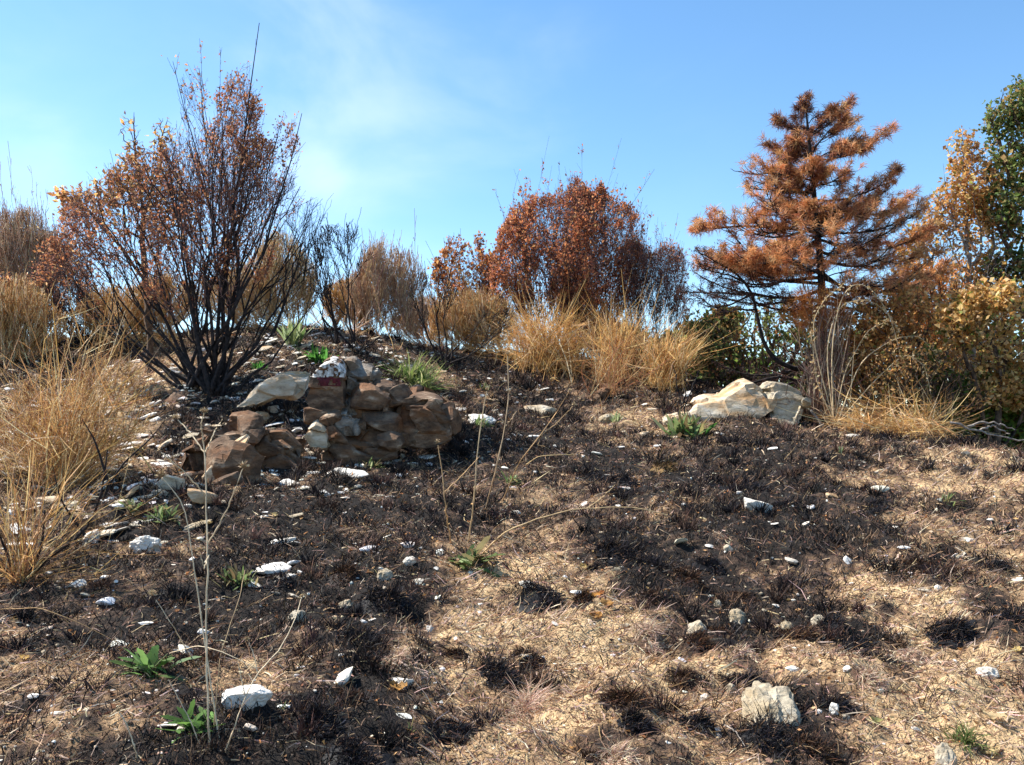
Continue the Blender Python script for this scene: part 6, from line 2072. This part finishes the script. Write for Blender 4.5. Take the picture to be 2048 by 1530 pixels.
LG = [(.15, .21, .07), (.20, .26, .095), (.105, .16, .055), (.28, .32, .16), (.26, .22, .10), (.2, .15, .07)]
DG = [(.07, .20, .035), (.10, .26, .05), (.055, .15, .03)]
PG = [(.32, .38, .20), (.26, .33, .14), (.42, .44, .28)]


def plant(u, v, w, label, kind, colors, seed, n, name='rosette_plant', cat='plant', group=None):
    rng = np.random.default_rng(seed)
    b = hit(u, v)
    s = b[1] / FPX
    L = w * s * .62
    if kind == 'rosette':
        V, F, c = green_leaves(b, int(n * 1.5), L, .105, rng, colors, (.45, 1.25), .8, w * s * .10, True)
    elif kind == 'leafy':
        V, F, c = green_leaves(b, int(n * 1.8), L * .9, .075, rng, colors, (.1, 1.1), .6, w * s * .16)
    elif kind == 'spiky':
        V, F, c = green_leaves(b, n, L * 1.15, .05, rng, colors, (.0, .75), .25, w * s * .09)
    else:
        V, F, c = green_leaves(b, n, L, .018, rng, colors, (.15, 1.3), .9, w * s * .14)
    solo(name, V, F, M_LEAF, label, cat, group, loc=b, col=c)


plant(942, 1132, 96, 'dandelion like green rosette in the middle of the burnt slope', 'rosette', LG, 601, 26)
plant(480, 1165, 70, 'yellow green leafy plant at the left end of the big white slab', 'leafy', LG, 603, 34)
plant(300, 1378, 120, 'sprawling grey green toothed plant low at the left', 'rosette', [(.16, .26, .08), (.26, .36, .16), (.12, .2, .06)], 605, 18)
plant(390, 1490, 110, 'green plant with long leaves at the very bottom, beside the thistle stem', 'rosette', [(.12, .22, .05), (.18, .3, .09), (.08, .16, .04)], 607, 22)
plant(262, 1030, 50, 'small fresh green rosette left of its leafier neighbour behind the thistle', 'rosette', LG, 609, 20)
plant(330, 1045, 66, 'leafy green plant above the long grey white slab', 'leafy', LG, 611, 30)
plant(640, 726, 66, 'fresh green tuft of leaves above the tall rock on the mound', 'leafy', DG, 613, 44)
plant(516, 745, 36, 'small green tuft right of the burnt shrub base', 'leafy', DG, 615, 24)
plant(585, 690, 80, 'pale green spiky bush between the burnt shrub and the bare sapling', 'spiky', PG + LG[:1], 617, 60, 'spiky_plant')
plant(835, 775, 120, 'wide green grass tuft behind the right end of the outcrop', 'grass', [(.17, .22, .06), (.24, .28, .1), (.30, .30, .14), (.1, .16, .04)], 619, 260, 'grass_tuft', 'grass tuft')
plant(945, 700, 60, 'pale spiky green plant under the golden broom on the crest', 'spiky', PG + LG[:1], 621, 50, 'spiky_plant')
plant(741, 941, 44, 'bright green tuft touching the largest white stone', 'leafy', LG, 623, 30)
plant(962, 858, 46, 'low yellow green plant in front of the rounded cream stone', 'leafy', LG, 625, 26)
plant(1368, 870, 92, 'bright green weed with black burnt stems growing through it', 'leafy', LG + DG[:1], 627, 60)
plant(1232, 848, 40, 'pale blue green spiky plant between two grey stones', 'spiky', PG, 629, 26, 'spiky_plant')
plant(1312, 770, 50, 'yellow green tuft under the rightmost broom', 'spiky', LG, 631, 34, 'spiky_plant')
plant(1020, 975, 44, 'faint green sprig among the dry stems in the middle', 'leafy', LG, 633, 16)
plant(1682, 915, 26, 'tiny blue green sprig on the right hand slope', 'spiky', PG, 635, 14, 'spiky_plant')
plant(1930, 1480, 90, 'dark green mossy tuft at the bottom right', 'grass', [(.08, .12, .03), (.12, .16, .05), (.2, .22, .08)], 637, 160, 'grass_tuft', 'grass tuft')
plant(966, 775, 26, 'tiny green tuft high on the middle of the slope', 'leafy', LG, 639, 16)
plant(1897, 1008, 40, 'sparse green sprig beside a pale stone on the right', 'leafy', LG, 641, 12)
plant(820, 1480, 30, 'few bright green grass blades near the bottom middle', 'spiky', LG, 643, 8, 'grass_tuft', 'grass tuft')
plant(568, 1445, 26, 'blue green grass blades right of the angular white stone', 'spiky', PG, 645, 8, 'grass_tuft', 'grass tuft')
plant(630, 1272, 16, 'tiny crimson leafed seedling in the dark soil', 'leafy', [(.45, .05, .09), (.35, .06, .08)], 647, 9, 'seedling')


# ------------------------------------------------------------------ curled dead leaves
def dead_leaf(u, v, w, label, color, seed, group=None):
    rng = np.random.default_rng(seed)
    b = hit(u, v)
    s = b[1] / FPX
    R = w * s * .5
    n, m = 9, 7
    a = np.linspace(-1, 1, n)[:, None]
    c = np.linspace(-1, 1, m)[None]
    wid = (1 - a ** 2) ** .6 * (.62 + .12 * np.cos(a * 9 + seed))
    X = a + 0 * c
    Yy = c * wid
    Z = .5 * Yy ** 2 * 1.4 + .35 * a ** 2 + .10 * rng.normal(size=(n, m))
    V = np.stack([X, Yy, Z + 0 * X], -1).reshape(-1, 3) * R
    V = V @ (rot('Z', rng.uniform(0, 6.28)) @ rot('X', rng.uniform(-.5, .9))).T
    V[:, 2] -= V[:, 2].min()
    V += b + np.array([0, 0, .004])
    i = np.arange(n * m).reshape(n, m)
    F = np.stack([i[:-1, :-1], i[:-1, 1:], i[1:, 1:], i[1:, :-1]], -1).reshape(-1, 4)
    solo('dead_leaf', V, F, M_LEAF, label, 'leaf', group, loc=b, col=np.broadcast_to(np.array(color), (len(V), 3)), smooth=True)


GD = 'curled dead leaves'
dead_leaf(1184, 1214, 34, 'curled brown leaf, left of the cluster on the sand', (.48, .24, .07), 3, GD)
dead_leaf(1212, 1222, 32, 'curled orange leaf, right of the cluster on the sand', (.56, .32, .12), 4, GD)
dead_leaf(1190, 1238, 34, 'curled tan leaf, lowest of the cluster on the sand', (.50, .26, .08), 5, GD)
dead_leaf(1198, 1200, 24, 'small dark orange leaf, topmost of the cluster on the sand', (.42, .16, .05), 6, GD)
dead_leaf(797, 1397, 40, 'orange brown leaf curled in front of the domed stone', (.50, .27, .09), 7, GD)
dead_leaf(1988, 1452, 46, 'pale cream dead leaf, upper of two beside the mossy tuft', (.70, .55, .32), 8, GD)
dead_leaf(1984, 1492, 52, 'pale yellow dead leaf, lower of two beside the mossy tuft', (.66, .50, .26), 9, GD)
dead_leaf(1750, 1448, 30, 'greenish yellow dead leaf right of the slab on edge', (.46, .44, .18), 10, GD)
dead_leaf(1165, 1142, 22, 'yellow leaf scrap above the red brown hollow tussock', (.60, .44, .18), 11, GD)
dead_leaf(2035, 1318, 30, 'yellow dead leaf at the right edge', (.66, .5, .2), 12, GD)
dead_leaf(48, 1316, 24, 'bright yellow leaf scrap in the dark lower left', (.62, .42, .14), 13, GD)
dead_leaf(165, 950, 36, 'pale tan leaf caught in the left broom', (.62, .46, .26), 14, GD)
dead_leaf(548, 1040, 20, 'small yellow leaf right of the small white slab', (.55, .42, .2), 15, GD)
dead_leaf(412, 1032, 30, 'ochre leaf at the upper end of the long grey white slab', (.6, .45, .2), 16, GD)


# ------------------------------------------------------------------ dry stalks with seed heads
def stalk(name, label, paths, heads, Y0, r, color, seed, cat='dry plant', group=None, foot=None):
    """paths in photograph pixels with depth offsets; heads (u, v, size, offset)"""
    rng = np.random.default_rng(seed)
    b = at(paths[0][0][0], paths[0][0][1], Y0)
    if foot is not None:
        b = hit(*foot)
    o = thing(name, label, cat, b, group)
    PT, RT = [], []
    for k, q in enumerate(paths):
        pts = np.array([at(p[0], p[1], Y0 + (p[2] if len(p) > 2 else 0)) for p in q])
        if k == 0:
            pts[0] = b - np.array([0, 0, .02])
        tq = np.linspace(0, 1, 20)
        ch = np.concatenate([[0], np.cumsum(np.linalg.norm(np.diff(pts, axis=0), axis=1))])
        S_ = np.stack([np.interp(tq, ch / ch[-1], pts[:, c]) for c in range(3)], -1)
        S_[1:-1] = S_[1:-1] * .5 + (S_[:-2] + S_[2:]) * .25
        S_[1:-1] += rng.normal(0, r * .35, (18, 3))
        PT.append(S_)
        rr = r if k == 0 else r * .72
        RT.append(np.linspace(rr, rr * .6, 20) * (1 + .25 * (rng.random(20) > .85)))
    V, F = tubes(np.array(PT), np.array(RT), 6)
    part('stem', o, V, F, M_STALK, np.clip(np.array(color) * rng.uniform(.8, 1.2, (len(V), 1)), 0, 1), smooth=True)
    for (u, v, sz, off) in heads:
        c = at(u, v, Y0 + off)
        s = Y0 / FPX * sz * .5
        iv, fi = ICO[2]
        core = iv * s * np.array([.42, .42, .40]) * (1 + .15 * rng.normal(size=(len(iv), 1))) + c
        n = 60
        d = rng.normal(size=(n, 3))
        d[:, 2] = np.abs(d[:, 2]) - .35
        d /= np.linalg.norm(d, axis=1, keepdims=True)
        P = np.stack([c + d * s * .3, c + d * s * .65, c + d * s * rng.uniform(.8, 1.15, (n, 1))], 1)
        Vr, Fr = ribbons(P, np.full((n, 1), s * .055) * np.array([1.3, 1, .3]), rng=rng)
        cl = pal([(.50, .38, .22), (.62, .50, .32), (.34, .22, .12)], n, rng)
        cc = np.concatenate([np.broadcast_to(np.array([.26, .17, .09]), (len(core), 3)), np.repeat(cl, 6, 0)])
        part('seed_head', o, np.concatenate([core, Vr]), [fi, Fr + len(core)], M_STALK, cc)
    return o


ST = (.66, .52, .34)
stalk('dry_thistle', 'tallest dry thistle with a forked pale stem in the left foreground', [[(420, 1535), (415, 1400, 0), (412, 1250, .02), (417, 1100, .04), (411, 990, .06), (410, 900, .08), (407, 885, .08)],
      [(411, 990, .06), (370, 945, .0), (330, 912, -.05), (322, 905, -.05)], [(409, 905, .08), (385, 870, .12), (356, 840, .15)], [(407, 888, .08), (402, 850, .05), (408, 826, .03)], [(417, 1085, .04), (450, 1030, .0), (475, 965, -.05), (487, 935, -.05)], [(411, 905, .08), (430, 860, .12), (445, 838, .12)], [(418, 1110, .04), (408, 1140, .0), (401, 1108, -.02)]],
      [(352, 834, 19, .15), (408, 821, 18, .03), (488, 932, 24, -.05), (321, 953, 0, 0), (401, 1099, 22, -.02)], 2.42, .0028, ST, 701, foot=(420, 1526))
stalk('dry_thistle', 'dry thistle stalk bending left to a fuzzy head, behind the tallest one', [[(411, 1060), (370, 1010, 0), (330, 962, 0), (325, 956, 0)]], [(323, 950, 26, 0)], 2.6, .0022, ST, 703, foot=(440, 1500))
stalk('dry_thistle', 'short dry stalk with one fuzzy head leaning left of the tallest thistle', [[(375, 1300), (345, 1250, 0), (312, 1200, 0)]], [(305, 1187, 22, 0)], 2.9, .0020, ST, 705, foot=(400, 1340))
stalk('dry_thistle', 'dry forked stalk with two small heads, right of the tallest thistle', [[(445, 1530), (470, 1450, 0), (490, 1390, .05), (515, 1345, .1), (560, 1300, .2), (590, 1240, .3), (602, 1198, .35)], [(515, 1345, .1), (508, 1310, .1), (497, 1284, .1)], [(490, 1390, .05), (480, 1345, .05), (476, 1325, .05)]], [(604, 1192, 15, .35), (493, 1278, 16, .1)], 2.35, .0020, ST, 707, foot=(446, 1526))
stalk('dry_stalk', 'slanting brown dry stem across the leafy plant at the very bottom', [[(425, 1500), (440, 1310, .1), (478, 1200, .2), (490, 1140, .3)]], [], 2.5, .0016, (.36, .25, .14), 709, foot=(425, 1500))
stalk('dry_stalk', 'thin pale stem crossing left from the sprawling plant to the bottom', [[(405, 1522), (380, 1440, 0), (340, 1366, 0)]], [], 2.45, .0016, ST, 711, foot=(406, 1524))
stalk('dry_thistle', 'small dry stalk with a pale tip at the lower left', [[(278, 1530), (268, 1490, 0), (250, 1440, 0), (238, 1424, 0)]], [(236, 1420, 14, 0)], 2.35, .0022, ST, 713, foot=(278, 1527))
stalk('dry_stalk', 'long wiry stem arching over the dark ground at the left', [[(0, 1185), (80, 1215, 0), (160, 1245, 0), (215, 1275, .0), (240, 1288, .0)]], [], 3.4, .0016, (.42, .27, .13), 715, foot=(-20, 1200))
stalk('dry_stalk', 'pale bent stem with a right hand arc beside the tallest thistle', [[(330, 1292), (400, 1290, 0), (440, 1300, 0), (480, 1320, 0), (515, 1338, 0)]], [], 2.6, .0017, ST, 717, foot=(330, 1310))
stalk('dry_stalk', 'black curved burnt stem beside the sprawling plant', [[(334, 1345), (332, 1315, 0), (318, 1288, 0), (290, 1265, 0)]], [], 3.0, .0022, (.02, .015, .015), 719, foot=(334, 1350))
stalk('dry_stalk', 'pair of dark arcs of burnt stem right of the sprawling plant', [[(346, 1350), (352, 1322, 0), (366, 1304, 0), (382, 1296, 0)], [(350, 1352), (356, 1326, 0), (370, 1308, 0)]], [], 3.0, .0020, (.02, .015, .015), 721, foot=(346, 1352))
RD = (.54, .34, .17)
stalk('dry_thistle', 'straight thin stalk with a round brown head, leftmost of the middle stalks', [[(902, 1085), (890, 1010, 0), (885, 950, 0), (876, 890, 0)], [(888, 985, 0), (915, 960, .05), (960, 912, .1)]], [(875, 883, 13, 0)], 4.7, .0040, RD, 731, foot=(903, 1092))
stalk('dry_thistle', 'tall pale stalk with a branching top, second of the middle stalks', [[(937, 1075), (950, 980, 0), (955, 900, 0), (962, 850, 0), (972, 790, 0), (974, 782, 0)], [(962, 852, 0), (972, 838, 0)]], [(974, 778, 9, 0)], 4.8, .0042, (.56, .42, .25), 733, foot=(936, 1080))
stalk('dry_thistle', 'tallest middle stalk with whorled joints and a dark tip', [[(972, 1005), (990, 945, 0), (1003, 890, 0), (1012, 840, 0), (1018, 780, 0), (1015, 712, 0)], [(1012, 852, 0), (1000, 835, 0), (995, 822, 0)], [(1012, 852, 0), (1025, 835, 0), (1033, 822, 0)], [(1017, 785, 0), (1012, 776, 0)], [(1017, 785, 0), (1024, 775, 0)]], [(1014, 707, 8, 0), (1018, 782, 9, 0)], 5.2, .0044, (.54, .38, .23), 735, foot=(970, 1012))
stalk('dry_thistle', 'leaning stalk ending in two brown buds, right of the tallest middle stalk', [[(1010, 990), (1040, 920, 0), (1075, 878, 0), (1110, 830, 0), (1138, 784, 0)], [(1080, 872, 0), (1115, 845, 0), (1146, 812, 0)], [(1085, 868, 0), (1075, 890, 0), (1090, 893, 0)]], [(1140, 781, 11, 0), (1148, 808, 11, 0)], 5.3, .0038, RD, 737, foot=(1005, 1000))
stalk('dry_stalk', 'long dry stem arching low to the right over black grass', [[(960, 1092), (1010, 1062, 0), (1080, 1035, 0), (1150, 1018, 0), (1230, 1013, 0), (1290, 1017, 0), (1335, 1030, 0)], [(1175, 1016, 0), (1205, 995, 0), (1230, 970, 0)]], [], 4.8, .0040, (.54, .38, .20), 739, foot=(958, 1096))
stalk('dry_stalk', 'short arching straw stem above the faint green sprig', [[(1050, 925), (1075, 913, 0), (1110, 909, 0), (1145, 910, 0)]], [(1145, 910, 8, 0)], 6.5, .0040, (.56, .40, .2), 741, foot=(1048, 930))
stalk('dry_stalk', 'two pale straw stems crossing in front of the thin reddish stems', [[(1180, 790), (1195, 745, 0), (1205, 712, 0)], [(1182, 790, 0), (1210, 750, 0), (1228, 718, 0)]], [], 10.4, .005, (.6, .45, .25), 743, foot=(1180, 795))
